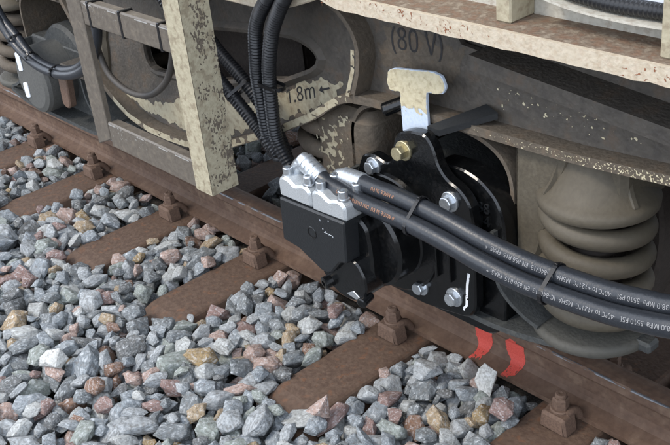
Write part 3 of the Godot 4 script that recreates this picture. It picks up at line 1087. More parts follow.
	# chipped cream paint on belly flange edge and web
	var n1 := fnoise(31, 12.0, 4)
	st = mb()
	flakes(st, -1.40, -0.22, 0.38, 0.76, 0.004, func(u, v): return minf(0.0105 - absf(v - along(BELLY, u) + 0.010), n1.get_noise_2d(u, v * 2.0) * 0.02 + 0.0055), zplane(0.345))
	part(t, "flange_paint", st, M.postcream)
	st = mb()
	var pan := P([-0.93, 0.470, -0.86, 0.585, -0.70, 0.600, -0.528, 0.672, -0.40, 0.735, -0.29, 0.745, -0.295, 0.700, -0.46, 0.625, -0.64, 0.560, -0.80, 0.480])
	flakes(st, -1.0, -0.26, 0.44, 0.77, 0.004, func(u, v): return inside(pan, Vector2(u, v)) + 0.026 * n1.get_noise_2d(u * 1.3, v * 1.3), zplane(0.300))
	var pn := part(t, "cream_panel", st, M.postcream)
	st = mb()
	var pan2 := P([-1.42, 0.475, -1.30, 0.44, -1.05, 0.42, -0.93, 0.445, -0.93, 0.55, -1.02, 0.54, -1.12, 0.50, -1.22, 0.478, -1.32, 0.49])
	flakes(st, -1.46, -0.90, 0.42, 0.64, 0.005, func(u, v): return inside(pan2, Vector2(u, v)) + 0.022 * n1.get_noise_2d(u * 1.1, v * 1.1), zplane(0.300))
	part(t, "cream_panel", st, M.postcream)
	# cream edge of the gusset
	st = mb()
	var gl := [Vector2(0.755, -0.202), Vector2(0.82, -0.176), Vector2(0.872, -0.170), Vector2(0.91, -0.184)]
	flakes(st, -0.22, -0.15, 0.75, 0.87, 0.0025, func(u, v): return minf(0.006 - absf(u - along(gl, v) - (-0.004)), 0.004 + n1.get_noise_2d(u * 3.0, v * 3.0) * 0.012), zplane(0.352))
	part(t, "gusset_paint", st, M.postcream)
	# specks of old paint on the flange edge and the web
	st = mb()
	var n2 := fnoise(37, 60.0, 3)
	flakes(st, 0.10, 0.97, 0.748, 0.81, 0.0020, func(u, v): return minf(n2.get_noise_2d(u * 2.6, v * 2.6) * 0.3 - 0.10 + clampf((u - 0.2) * 0.20, 0.0, 0.085), 0.0098 - absf(v - along(BELLY, u) + 0.0105)), zplane(0.345))
	part(t, "paint_specks", st, M.cream)
	st = mb()
	flakes(st, 0.2, 0.75, 0.80, 0.90, 0.0022, func(u, v): return n2.get_noise_2d(u + 5.0, v) * 0.3 - 0.125 - absf(v - 0.825) * 0.9 - absf(u - 0.30) * 0.08, zplane(0.300))
	part(t, "paint_specks", st, M.cream)
	# flaking paint on the damper cap
	st = mb()
	var n3 := fnoise(41, 26.0, 4)
	flakes(st, -0.39, -0.23, 0.46, 0.67, 0.0025, func(u, v): return 0.016 + n3.get_noise_2d(u * 1.6, v * 1.6) * 0.10 - minf(Vector2(u + 0.335, (v - 0.565) * 0.75).length() * 0.85, absf((v - 0.63) - (u + 0.30) * 1.1) * 1.6 + absf(u + 0.30) * 0.5), zplane(0.312))
	part(t, "flaking_paint", st, M.postcream)
	st = mb()
	var brp := P([-0.135, 0.835, 0.0, 0.83, 0.11, 0.85, 0.115, 0.905, 0.02, 0.92, -0.12, 0.915])
	flakes(st, -0.17, 0.15, 0.81, 0.94, 0.004, func(u, v): return inside(brp, Vector2(u, v)) + 0.03 * n1.get_noise_2d(u * 1.5, v * 1.5), zplane(0.300), 0.0005)
	part(t, "brown_patch", st, M.framelow)
	# stencilled markings
	stencil(t, "(80 V)", Vector3(-0.098, 0.862, 0.3012), 0.052, 0.3, 0.155, 0.06)
	stencil(pn, "1.8m", Vector3(-0.510, 0.640, 0.3016), 0.040, 0.0, 0.12, 0.38)
	st = mb()
	arrow(st, Vector2(-0.330, 0.726), Vector2(-0.372, 0.710), 0.302)
	arrow(st, Vector2(-0.590, 0.610), Vector2(-0.545, 0.628), 0.302)
	part(pn, "arrow", st, M.ink)

func arrow(st: SurfaceTool, a: Vector2, b: Vector2, z: float) -> void:
	var d := (b - a).normalized()
	var w := Vector2(-d.y, d.x)
	var l := (b - a).length()
	var f := func(s: float, q: float) -> Vector2: return a + d * s + w * q
	prism(st, PackedVector2Array([f.call(0, -0.0025), f.call(l - 0.016, -0.0025), f.call(l - 0.016, -0.010), f.call(l, 0), f.call(l - 0.016, 0.010), f.call(l - 0.016, 0.0025), f.call(0, 0.0025)]), Vector3(0, 0, z), Vector3.RIGHT, Vector3.UP, 0.0006, 0.0001)

func smooth2(line: Array, k: int) -> Array:
	var pts := []
	for p in line:
		pts.append(Vector3(p.x, p.y, 0))
	var r := []
	for q in spline(pts, 0.02):
		r.append(Vector2(q.x, q.y))
	return r

func text_arrays(s: String, size: float, serif := false) -> Array:
	var tm := TextMesh.new()
	var f := SystemFont.new()
	f.font_names = PackedStringArray(["Droid Sans"])
	tm.font = f
	tm.text = s
	tm.font_size = 64
	tm.pixel_size = size / 46.0
	tm.depth = 0.0
	tm.horizontal_alignment = HORIZONTAL_ALIGNMENT_LEFT
	tm.vertical_alignment = VERTICAL_ALIGNMENT_CENTER
	return tm.get_mesh_arrays()

func stencil(parent: Node3D, s: String, at: Vector3, h: float, _w: float, width: float, slope: float) -> void:
	var a := text_arrays(s, h)
	var v: PackedVector3Array = a[Mesh.ARRAY_VERTEX]
	var idx = a[Mesh.ARRAY_INDEX]
	var lo := 1e9
	var hi := -1e9
	var ylo := 1e9
	for p in v:
		lo = minf(lo, p.x)
		hi = maxf(hi, p.x)
		ylo = minf(ylo, p.y)
	var st := mb()
	var g := func(p: Vector3) -> Vector3: return at + Vector3((p.x - lo) * width / (hi - lo), (p.y - ylo) + (p.x - lo) * width / (hi - lo) * slope, 0)
	var n: int = v.size() if idx == null or idx.size() == 0 else idx.size()
	for k in range(0, n, 3):
		var i0: int = k if idx == null or idx.size() == 0 else idx[k]
		var i1: int = k + 1 if idx == null or idx.size() == 0 else idx[k + 1]
		var i2: int = k + 2 if idx == null or idx.size() == 0 else idx[k + 2]
		tri(st, g.call(v[i0]), g.call(v[i1]), g.call(v[i2]), Vector3.BACK, Vector3.BACK, Vector3.BACK)
	part(parent, "lettering", st, M.ink)

func coil_spring(cx: float, cz: float, y0: float, y1: float, label: String, m: Material) -> void:
	var t := thing("coil_spring", label, "spring", Vector3(cx, y0 - 0.023, cz), "bogie coil springs")
	var st := mb()
	var pts := PackedVector3Array()
	var turns := 4.3
	var n := int(turns * 40)
	for k in n + 1:
		var a := TAU * turns * k / n + 2.6
		var f := float(k) / n
		# closed end turns
		var g := clampf((f * turns - 0.35) / (turns - 0.7), 0.0, 1.0)
		pts.append(Vector3(cx + cos(a) * 0.098, lerpf(y0, y1, g), cz + sin(a) * 0.098))
	tube(st, pts, 0.0225, 16)
	part(t, "outer_coil", st, m)
	st = mb()
	pts = PackedVector3Array()
	for k in 201:
		var a := -TAU * 6.0 * k / 200 + 1.0
		pts.append(Vector3(cx + cos(a) * 0.048, lerpf(y0 - 0.01, y1 + 0.01, k / 200.0), cz + sin(a) * 0.048))
	tube(st, pts, 0.012, 8)
	part(t, "inner_coil", st, M.wheel)

func axlebox(ax: float, right_z: float, label: String) -> void:
	var t := thing("axlebox", label, "axlebox", Vector3(ax, 0.30, 0.26), "axleboxes")
	var st := mb()
	# housing round the axle end
	lathe(st, [Vector2(0.0, 0.10), Vector2(0.165, 0.10), Vector2(0.170, 0.12), Vector2(0.170, 0.285), Vector2(0.160, 0.30), Vector2(0.0, 0.30)], Vector3(ax, 0.46, 0), Vector3.BACK, 40)
	part(t, "housing", st, M.boxdark)
	st = mb()
	prism(st, rounded(P([ax - 0.50, 0.345, ax - 0.40, 0.318, ax - 0.25, 0.302, ax + 0.30, 0.302, ax + 0.42, 0.318, ax + 0.50, 0.345, ax + 0.36, 0.352, ax + 0.30, 0.375, ax + 0.25, 0.43, ax + 0.235, 0.56, ax - 0.235, 0.56, ax - 0.25, 0.43, ax - 0.30, 0.375, ax - 0.36, 0.352]), 0.02), Vector3(0, 0, 0.24), Vector3.RIGHT, Vector3.UP, 0.064, 0.006)
	part(t, "wing_plate", st, M.boxdark)
	st = mb()
	strip(st, smooth2([Vector2(ax - 0.36, 0.330), Vector2(ax - 0.25, 0.305), Vector2(ax, 0.302), Vector2(ax + 0.25, 0.305), Vector2(ax + 0.34, 0.316), Vector2(ax + 0.44, 0.338)], 2), 0.014, 0.12, 0.378)
	part(t, "bottom_flange", st, M.boxdark)
	for sg in [1.0, -1.0]:
		st = mb()
		var l := []
		for p in [Vector2(0.236, 0.55), Vector2(0.244, 0.44), Vector2(0.272, 0.395), Vector2(0.318, 0.366), Vector2(0.36, 0.352)]:
			l.append(Vector2(ax + p.x * sg, p.y))
		strip(st, smooth2(l, 3), 0.010, 0.24, 0.372)
		part(t, "wing_rib", st, M.boxdark)
		st = mb()
		lathe(st, [Vector2(0.0, 0.318), Vector2(0.095, 0.318), Vector2(0.120, 0.324), Vector2(0.132, 0.334), Vector2(0.1345, 0.345), Vector2(0.132, 0.354), Vector2(0.122, 0.358), Vector2(0.0, 0.3565)], Vector3(ax + 0.42 * sg, 0, right_z if sg > 0 else (0.20 if ax > -1.0 else 0.25)), Vector3.UP, 48, true)
		part(t, "spring_seat", st, M.seat)
	for q in [[0.215, 0.335], [0.315, 0.340]]:
		st = mb()
		prism(st, rounded(P([-0.036, -0.007, 0.036, -0.007, 0.036, 0.007, -0.036, 0.007]), 0.007, 4), Vector3(ax + q[0], q[1], 0.303), Vector3(1, 0.12, 0).normalized(), Vector3(-0.12, 1, 0).normalized(), 0.006, 0.002)
		part(t, "raised_pad", st, M.boxdark)
	st = mb()
	ab(st, ax + 0.535, ax + 0.575, 0.332, 0.358, right_z - 0.01, right_z + 0.03, 0.006)
	part(t, "end_lug", st, M.boxdark)

func wheelset(ax: float, label: String) -> void:
	var t := thing("wheelset", label, "wheelset", Vector3(ax, 0.0, -0.75), "wheelsets")
	for s in [1.0, -1.0]:
		var st := mb()
		var o := Vector3(ax, 0.46, -0.75 + 0.75 * s)
		var prof := [Vector2(0.0, 0.09), Vector2(0.11, 0.085), Vector2(0.13, 0.05), Vector2(0.16, 0.02), Vector2(0.34, -0.005), Vector2(0.38, 0.03), Vector2(0.39, 0.055), Vector2(0.452, 0.06), Vector2(0.4585, 0.05), Vector2(0.4598, 0.0), Vector2(0.463, -0.03), Vector2(0.485, -0.045), Vector2(0.487, -0.062), Vector2(0.475, -0.072), Vector2(0.39, -0.072), Vector2(0.37, -0.05), Vector2(0.16, -0.03), Vector2(0.12, -0.08), Vector2(0.0, -0.085)]
		lathe(st, prof, o, Vector3(0, 0, s), 64)
		part(t, "wheel", st, M.wheel)
	var st2 := mb()
	lathe(st2, [Vector2(0.0, -0.99), Vector2(0.065, -0.99), Vector2(0.065, -0.83), Vector2(0.085, -0.65), Vector2(0.080, 0.0), Vector2(0.085, 0.65), Vector2(0.065, 0.83), Vector2(0.065, 0.99), Vector2(0.0, 0.99)], Vector3(ax, 0.46, -0.75), Vector3.BACK, 24)
	part(t, "axle", st2, M.wheel)

# ------------------------------------------------------------------ hydraulic motor
func motor() -> void:
	var t := thing("hydraulic_motor", "black hydraulic motor with silver flanges bolted to the axle end of the bogie", "motor", Vector3(0.0, 0.27, 0.42))
	var st := mb()
	prism(st, rounded(P([0.03, 0.62, 0.075, 0.664, 0.15, 0.668, 0.20, 0.655, 0.243, 0.622, 0.262, 0.58, 0.268, 0.52, 0.262, 0.30, 0.22, 0.262, -0.12, 0.262, -0.19, 0.32, -0.20, 0.52, -0.14, 0.60]), 0.02), Vector3(0, 0, 0.306), Vector3.RIGHT, Vector3.UP, 0.052, 0.004)
	var bp := part(t, "backing_plate", st, M.black)
	# cast figures standing proud of the plate
	var a := ["88", "44"]
	for k in 2:
		raised(bp, a[k], Vector3(0.208, 0.592 - 0.030 * k, 0.3585), 0.024, M.blackmat)
	st = mb()
	var ad := rounded(P([-0.018, 0.690, -0.008, 0.722, 0.034, 0.742, 0.085, 0.745, 0.106, 0.720, 0.118, 0.680, 0.140, 0.655, 0.178, 0.642, 0.205, 0.615, 0.215, 0.565, 0.212, 0.350, 0.190, 0.318, 0.05, 0.296, -0.03, 0.300, -0.14, 0.34, -0.16, 0.56, -0.125, 0.640, -0.085, 0.652, -0.045, 0.640, -0.028, 0.650]), 0.018, 4)
	prism(st, ad, Vector3(0, 0, 0.372), Vector3.RIGHT, Vector3.UP, 0.026, 0.004)
	part(t, "adaptor_plate", st, M.black)
	# spacer ribs between the plates
	st = mb()
	for x in [0.105, 0.145]:
		ab(st, x - 0.004, x + 0.004, 0.40, 0.56, 0.396, 0.410, 0.002)
	part(t, "cooling_rib", st, M.black)
	# round body, mostly behind the valve housing
	st = mb()
	lathe(st, [Vector2(0.150, 0.397), Vector2(0.150, 0.404), Vector2(0.146, 0.407), Vector2(0.112, 0.408), Vector2(0.108, 0.412), Vector2(0.108, 0.470), Vector2(0.100, 0.476), Vector2(0.0, 0.477)], Vector3(-0.045, 0.462, 0), Vector3.BACK, 72)
	part(t, "body", st, M.black)
	# boxed side of the valve housing
	st = mb()
	prism(st, rounded(P([-0.20, 0.545, -0.030, 0.548, -0.006, 0.530, 0.002, 0.470, 0.002, 0.372, -0.020, 0.345, -0.085, 0.336, -0.16, 0.372]), 0.020, 5), Vector3(0, 0, 0.410), Vector3.RIGHT, Vector3.UP, 0.098, 0.006)
	part(t, "valve_housing", st, M.black)
	# lower block set back under the port block
	st = mb()
	prism(st, rounded(P([-0.170, 0.45, -0.02, 0.45, 0.004, 0.41, 0.004, 0.375, -0.014, 0.350, -0.045, 0.334, -0.085, 0.332, -0.122, 0.348, -0.152, 0.38]), 0.02, 5), Vector3(0, 0, 0.500), Vector3.RIGHT, Vector3.UP, 0.034, 0.004)
	part(t, "lower_block", st, M.black)
	# port block: satin black front
	st = mb()
	prism(st, rounded(P([-0.262, 0.548, -0.032, 0.556, -0.038, 0.446, -0.062, 0.441, -0.098, 0.398, -0.130, 0.392, -0.206, 0.424, -0.268, 0.430]), 0.006), Vector3(0, 0, 0.470), Vector3.RIGHT, Vector3.UP, 0.080, 0.004)
	var pb := part(t, "port_block", st, M.blackmat)
	st = mb()
	lathe(st, [Vector2(0.0, -0.001), Vector2(0.006, -0.001), Vector2(0.013, 0.0006), Vector2(0.0145, 0.0012), Vector2(0.016, 0.0003)], Vector3(-0.150, 0.490, 0.550), Vector3.BACK, 20)
	part(pb, "plug", st, M.black)
	st = mb()
	for p in [[-0.115, 0.535], [-0.085, 0.543], [-0.108, 0.515], [-0.098, 0.510], [-0.088, 0.507], [-0.075, 0.505]]:
		ab(st, p[0] - 0.0018, p[0] + 0.0018, p[1] - 0.0018, p[1] + 0.0018, 0.5495, 0.5508, 0.0003)
	ab(st, -0.105, -0.078, 0.507, 0.5085, 0.5495, 0.5508, 0.0003)
	part(pb, "scratch", st, M.zinc)
	# drain plug and nipple below
	st = mb()
	lathe(st, [Vector2(0.016, -0.03), Vector2(0.016, 0.004), Vector2(0.012, 0.006), Vector2(0.008, 0.006), Vector2(0.0075, 0.0), Vector2(0, 0)], Vector3(-0.128, 0.358, 0.545), Vector3(-0.2, -0.1, 1), 20)
	part(t, "drain_plug", st, M.black)
	st = mb()
	lathe(st, [Vector2(0.013, -0.03), Vector2(0.013, 0.004), Vector2(0.010, 0.006), Vector2(0.0, 0.006)], Vector3(-0.006, 0.352, 0.541), Vector3(0.2, -0.1, 1), 20)
	part(t, "nipple", st, M.black)
	st = mb()
	prism(st, P([-0.066, 0.350, -0.040, 0.366, -0.018, 0.354, -0.034, 0.345]), Vector3(0, 0, 0.533), Vector3.RIGHT, Vector3.UP, 0.003, 0.001)
	part(t, "rating_plate", st, M.zinc)
	# silver split flanges on the port block
	for k in 2:
		var x0 := -0.262 + 0.118 * k
		st = mb()
		prism(st, rounded(P([x0, 0.549, x0 + 0.115, 0.552 + 0.003 * k, x0 + 0.115, 0.592, x0 + 0.098, 0.604, x0 + 0.078, 0.600, x0 + 0.060, 0.592, x0 + 0.040, 0.604, x0 + 0.018, 0.606, x0, 0.594]), 0.008), Vector3(0, 0.001, 0.468), Vector3.RIGHT, Vector3.UP, 0.078, 0.006)
		var fl := part(t, "split_flange", st, M.castzinc)
		for q in [[0.020, 0.528], [0.094, 0.528], [0.094, 0.486], [0.020, 0.486]]:
			st = mb()
			lathe(st, [Vector2(0.0145, 0.0), Vector2(0.0145, 0.003), Vector2(0.0115, 0.004), Vector2(0.0115, 0.021), Vector2(0.0100, 0.023), Vector2(0.0062, 0.023), Vector2(0.0058, 0.015), Vector2(0, 0.015)], Vector3(x0 + q[0], 0.602, q[1]), Vector3.UP, 20)
			part(fl, "cap_screw", st, M.zinc)
	# elbows
	st = mb()
	tube(st, spline([Vector3(-0.222, 0.590, 0.508), Vector3(-0.243, 0.585, 0.503), Vector3(-0.239, 0.608, 0.503), Vector3(-0.221, 0.629, 0.503), Vector3(-0.191, 0.632, 0.503), Vector3(-0.178, 0.626, 0.503)], 0.004), 0.0170, 18)
	part(t, "elbow", st, M.zinc)
	st = mb()
	tube(st, spline([Vector3(-0.150, 0.585, 0.475), Vector3(-0.153, 0.589, 0.465), Vector3(-0.129, 0.615, 0.465), Vector3(-0.095, 0.614, 0.465), Vector3(-0.078, 0.614, 0.465)], 0.004), 0.0140, 18)
	part(t, "elbow", st, M.zinc)
	# bolts
	bolt(t, "bolt", Vector3(0.018, 0.690, 0.398), Vector3.BACK, 0.0165, M.brass, true, 0.022, 0.2)
	bolt(t, "bolt", Vector3(0.150, 0.606, 0.398), Vector3.BACK, 0.0165, M.zinc)
	bolt(t, "bolt", Vector3(-0.085, 0.622, 0.398), Vector3.BACK, 0.0155, M.zinc)
	bolt(t, "bolt", Vector3(0.150, 0.360, 0.398), Vector3.BACK, 0.0165, M.zinc, true, 0.0, 0.1)
	bolt(t, "bolt", Vector3(0.045, 0.345, 0.398), Vector3.BACK, 0.0155, M.zinc, true, 0.0, 0.5)
	# white paint line along the plate's lower right edge
	st = mb()
	var nz := fnoise(61, 50.0, 3)
	var wl := [Vector2(0.34, 0.176), Vector2(0.352, 0.186), Vector2(0.37, 0.187), Vector2(0.41, 0.190), Vector2(0.44, 0.196)]
	flakes(st, 0.16, 0.21, 0.335, 0.44, 0.002, func(u, v): return minf(0.0036 - absf(u - along(wl, v)), 0.0035 + nz.get_noise_2d(u, v) * 0.01), zplane(0.398), 0.0008)
	part(t, "paint_line", st, M.whitepaint)

func raised(parent: Node3D, s: String, at: Vector3, h: float, m: Material) -> void:
	var tm := TextMesh.new()
	var f := SystemFont.new()
	f.font_names = PackedStringArray(["Droid Sans"])
	tm.font = f
	tm.text = s
	tm.font_size = 48
	tm.pixel_size = h / 34.0
	tm.depth = 0.004
	var o := MeshInstance3D.new()
	o.name = "cast_figure"
	o.mesh = tm
	o.material_override = m
	o.position = at
	parent.add_child(o, true)

# ------------------------------------------------------------------ hoses
var hose_paths := []
func hydraulic_hose(pts: Array, r: float, label: String, texts: Array) -> void:
	var path := spline(pts, 0.008)
	hose_paths.append(path)
	var low := path[0]
	for p in path:
		if p.y < low.y:
			low = p
	var t := thing("hydraulic_hose", label, "hose", low - Vector3(0, r, 0), "black hydraulic hoses of the motor")
	var st := mb()
	tube(st, path, r, 28)
	var h := part(t, "hose", st, M.rubber)
	# crimped ferrule at the start
	var fr := frames(path)
	var f0: Basis = fr[0]
	st = mb()
	var prof := [Vector2(0.0, -0.030), Vector2(0.0165, -0.030), Vector2(0.0185, -0.027), Vector2(0.0185, -0.018)]
	var y := -0.018
	for k in 5:
		prof.append_array([Vector2(r * 1.12, y + 0.001), Vector2(r * 1.12, y + 0.008), Vector2(r * 1.04, y + 0.010), Vector2(r * 1.04, y + 0.012)])
		y += 0.0125
	prof.append(Vector2(r * 0.9, y + 0.001))
	lathe(st, prof, path[0], path[4] - path[0], 32)
	part(t, "ferrule", st, M.ferrule)
	# printing: letters wrapped on the hose, reading upside down from the far end
	for e in texts:
		var s: String = e[0]
		var start: float = e[1]
		var size: float = e[2]
		var ang: float = e[3]
		var a := text_arrays(s, size)
		var v: PackedVector3Array = a[Mesh.ARRAY_VERTEX]
		var idx = a[Mesh.ARRAY_INDEX]
		st = mb()
		var lens := PackedFloat32Array([0.0])
		for k in range(1, path.size()):
			lens.append(lens[k - 1] + path[k].distance_to(path[k - 1]))
		var wrap := func(p: Vector3) -> Array:
			var l: float = start - p.x
			var k := clampi(lens.bsearch(l) - 1, 0, path.size() - 2)
			var tt := clampf((l - lens[k]) / (lens[k + 1] - lens[k]), 0.0, 1.0)
			var c: Vector3 = path[k].lerp(path[k + 1], tt)
			var dir := (path[k + 1] - path[k]).normalized()
			var up := (Vector3.UP - dir * dir.y).normalized()
			var out := dir.cross(up)
			var an: float = ang - p.y / r
			var n: Vector3 = out * cos(an) + up * sin(an)
			return [c + n * (r + 0.0006), n]
		var n3: int = idx.size() if idx != null and idx.size() > 0 else v.size()
		for k in range(0, n3, 3):
			var q := []
			for j in 3:
				q.append(wrap.call(v[idx[k + j] if idx != null and idx.size() > 0 else k + j]))
			tri(st, q[0][0], q[1][0], q[2][0], q[0][1], q[1][1], q[2][1])
		part(h, "printing", st, M.printo if e[4] else M.print)

# strap round two neighbouring hoses
func cable_tie(a: Vector3, b: Vector3, dir: Vector3, r: float, label: String, group = "", w := 0.0045) -> void:
	var d := dir.normalized()
	var s := (b - a)
	s = (s - d * s.dot(d))
	var sl := s.length()
	s = s / sl
	var u := d.cross(s)
	var loop := []
	for k in 13:
		var an := -PI / 2 + PI * k / 12.0
		loop.append(a + s * sl + (s * cos(an) + u * sin(an)) * r)
	for k in 13:
		var an := PI / 2 + PI * k / 12.0
		loop.append(a + (s * cos(an) + u * sin(an)) * r)
	loop.append(loop[0])
	var st := mb()
	for k in loop.size() - 1:
		var p: Vector3 = loop[k]
		var q: Vector3 = loop[k + 1]
		var c := a + s * sl * 0.5
		var np := (p - c).normalized()
		var nq := (q - c).normalized()
		var e := 0.0014
		quad(st, p + np * e - d * w, q + nq * e - d * w, q + nq * e + d * w, p + np * e + d * w, np)
		for sg in [-1.0, 1.0]:
			quad(st, p - np * e + d * w * sg, q - nq * e + d * w * sg, q + nq * e + d * w * sg, p + np * e + d * w * sg, d * sg)
	# the lock
	var up := u if u.y > 0 else -u
	cbox(st, a + s * sl + up * (r * 0.8) + s * r * 0.5, Vector3(0.010, 0.007, 0.009), frame_of(d), 0.001)
	tag(solo("cable_tie", st, M.tiewrap), label, "cable tie", group)

func conduit(called: String, pts: Array, r: float, label: String, cat: String, group: String, ribs: bool, m: Material) -> PackedVector3Array:
	var path := spline(pts, 0.0042 if ribs else 0.012)
	var st := mb()
	tube(st, path, r, 18, r * 0.13 if ribs else 0.0)
	tag(solo(called, st, m), label, cat, group)
	return path

# ------------------------------------------------------------------ wagon
func wagon() -> void:
	var t := thing("wagon_underframe", "cream painted wagon underframe with rust-streaked lower ledge above the bogie", "wagon", Vector3(0, 1.03, 0.0))
	var st := mb()
	ab(st, -0.12, 5.0, 1.0505, 1.0600, 0.40, 0.4985, 0.002)
	part(t, "ledge", st, M.ledge)
	st = mb()
	# lip of the ledge with a slightly uneven lower edge
	var nz := fnoise(71, 7.0, 3)
	var lo := func(x: float) -> float: return 1.030 + 0.0035 * nz.get_noise_1d(x * 3.0) + 0.03 * pow(clampf((-0.02 - x) / 0.10, 0.0, 1.0), 2.0)
	var hi := func(_x: float) -> float: return 1.0608
	web(st, xs_of(-0.12, 5.0, 180), lo, hi, 0.4985, 0.508)
	part(t, "lip", st, M.lip)
	st = mb()
	var cr := fnoise(73, 5.0, 3)
	var cr2 := fnoise(74, 1.6, 2)
	flakes(st, -0.08, 1.2, 1.032, 1.060, 0.0018, func(u, v): return minf(0.035 - absf(cr.get_noise_2d(u * 7.0, v * 5.0)), cr2.get_noise_2d(u * 2.6, v * 5.0) * 0.5 + 0.0), zplane(0.508), 0.0005)
	part(t, "rust_crack", st, M.ruststain)
	st = mb()
	ab(st, -6.0, 5.0, 1.035, 1.60, 0.385, 0.402, 0.003)
	part(t, "solebar_web", st, M.wall)
	st = mb()
	ab(st, -6.0, 5.0, 1.60, 1.62, 0.385, 0.56, 0.003)
	part(t, "upper_ledge", st, M.wall)
	# uprights on the ledge
	for x in [0.345, 0.672, 1.3, 2.0]:
		st = mb()
		ab(st, x, x + 0.034 if x < 0.5 else x + 0.020, 1.060, 1.598, 0.402, 0.470 if x < 0.5 else 0.478, 0.003)
		part(t, "upright", st, M.postcream)
	# bolster end plate
	st = mb()
	prism(st, rounded(P([-6.0, 0.935, -0.42, 0.945, -0.30, 0.966, -0.20, 1.00, -0.16, 1.034, -6.0, 1.034]), 0.02), Vector3(0, 0, 0.398), Vector3.RIGHT, Vector3.UP, 0.022, 0.003)
	part(t, "bolster_plate", st, M.lip)
	# floor, body side and far side: the wagon stands over the track
	st = mb()
	ab(st, -6.0, 5.0, 1.10, 1.16, -1.90, 0.384, 0.004)
	part(t, "floor", st, M.wheel)
	st = mb()
	ab(st, -6.0, 5.0, 1.62, 3.2, -2.05, 0.54, 0.02)
	part(t, "body", st, M.panel)
	st = mb()
	for x in [-1.9, -0.9, 0.9, 2.2]:
		ab(st, x - 0.09, x + 0.09, 0.97, 1.098, -1.85, 0.383, 0.004)
	ab(st, -6.0, 5.0, 0.98, 1.60, -1.92, -1.90, 0.003)
	part(t, "cross_member", st, M.wheel)
	# pale board behind the conduit at the upper right
	st = mb()
	ab(st, 0.50, 1.6, 1.128, 1.40, 0.405, 0.440, 0.004)
	part(t, "pale_board", st, M.panel)
	st = mb()
	strip(st, smooth2([Vector2(0.42, 1.118), Vector2(0.50, 1.104), Vector2(0.60, 1.099), Vector2(0.70, 1.102), Vector2(0.9, 1.115)], 2), 0.004, 0.41, 0.468)
	part(t, "conduit_tray", st, M.wall)
	# bits at the far upper left
	st = mb()
	ab(st, -2.3, -1.55, 0.90, 0.93, 0.36, 0.44, 0.003)
	part(t, "bracket_rail", st, M.frame)

func boarding_step() -> void:
	var t := thing("boarding_step", "two-rung boarding step with a peeling cream front post hanging from the wagon", "step", Vector3(-0.78, 0.50, 0.57))
	# right post: angle section, peeling cream
	var st := mb()
	ab(st, -0.543, -0.4735, 0.500, 1.30, 0.516, 0.600, 0.003)
	var rp := part(t, "post", st, M.stepbare)
	rp.set_meta("label", "cream post with peeling paint")
	st = mb()
	var n := fnoise(81, 22.0, 4)
	flakes(st, -0.5425, -0.474, 0.503, 1.10, 0.0028, func(u, v): return n.get_noise_2d(u * 5.0, v * 2.0) * 0.4 + 0.22 + 0.10 * smoothstep(-0.48, -0.52, u), zplane(0.600))
	part(rp, "front_paint", st, M.postcream)
	st = mb()
	flakes(st, 0.518, 0.5985, 0.503, 1.10, 0.0028, func(u, v): return n.get_noise_2d(u * 7.0 + 7.0, v * 3.0) * 0.42 + 0.20 * n.get_noise_2d(u * 16.0, v * 9.0) + 0.11 - 0.05 * smoothstep(0.56, 0.52, u) + 0.16 * smoothstep(0.570, 0.60, u) + 0.35 * n.get_noise_2d(u * 0.7, v * 0.5), func(u, v): return [Vector3(-0.4735, v, u), Vector3.RIGHT])
	part(rp, "side_paint", st, M.postcream)
	# left post
	st = mb()
	prism(st, rounded(P([-1.046, 0.492, -0.968, 0.524, -0.968, 1.30, -1.046, 1.30]), 0.003), Vector3(0, 0, 0.582), Vector3.RIGHT, Vector3.UP, 0.016, 0.002)
	part(t, "post", st, M.step)
	# rungs: folded channel, narrow top flange
	for k in 2:
		st = mb()
		var y0: float = [0.502, 0.862][k]
		var y1: float = [0.580, 0.930][k]
		ab(st, -0.967, -0.544, y0, y1, 0.586, 0.597, 0.0042)
		ab(st, -0.967, -0.544, y1 - 0.009, y1 - 0.004, 0.562, 0.5862, 0.001)
		ab(st, -0.967, -0.544, y0 + 0.004, y0 + 0.009, 0.572, 0.5862, 0.001)
		var rg := part(t, "rung", st, M.step)
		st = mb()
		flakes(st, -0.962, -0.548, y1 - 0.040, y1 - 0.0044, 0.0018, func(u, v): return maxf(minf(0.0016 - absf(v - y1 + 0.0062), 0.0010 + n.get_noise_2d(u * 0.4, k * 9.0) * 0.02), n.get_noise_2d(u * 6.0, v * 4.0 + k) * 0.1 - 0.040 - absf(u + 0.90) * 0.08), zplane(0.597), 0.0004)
		part(rg, "scratch", st, M.scratch)  # scratches, plus a pale line painting the light caught along the top edge
	# straps round the upper rung
	for x in [-0.930, -0.770, -0.590]:
		st = mb()
		ab(st, x - 0.006, x + 0.006, 0.8595, 0.9325, 0.557, 0.5985, 0.002)
		part(t, "strap", st, M.tiewrap)

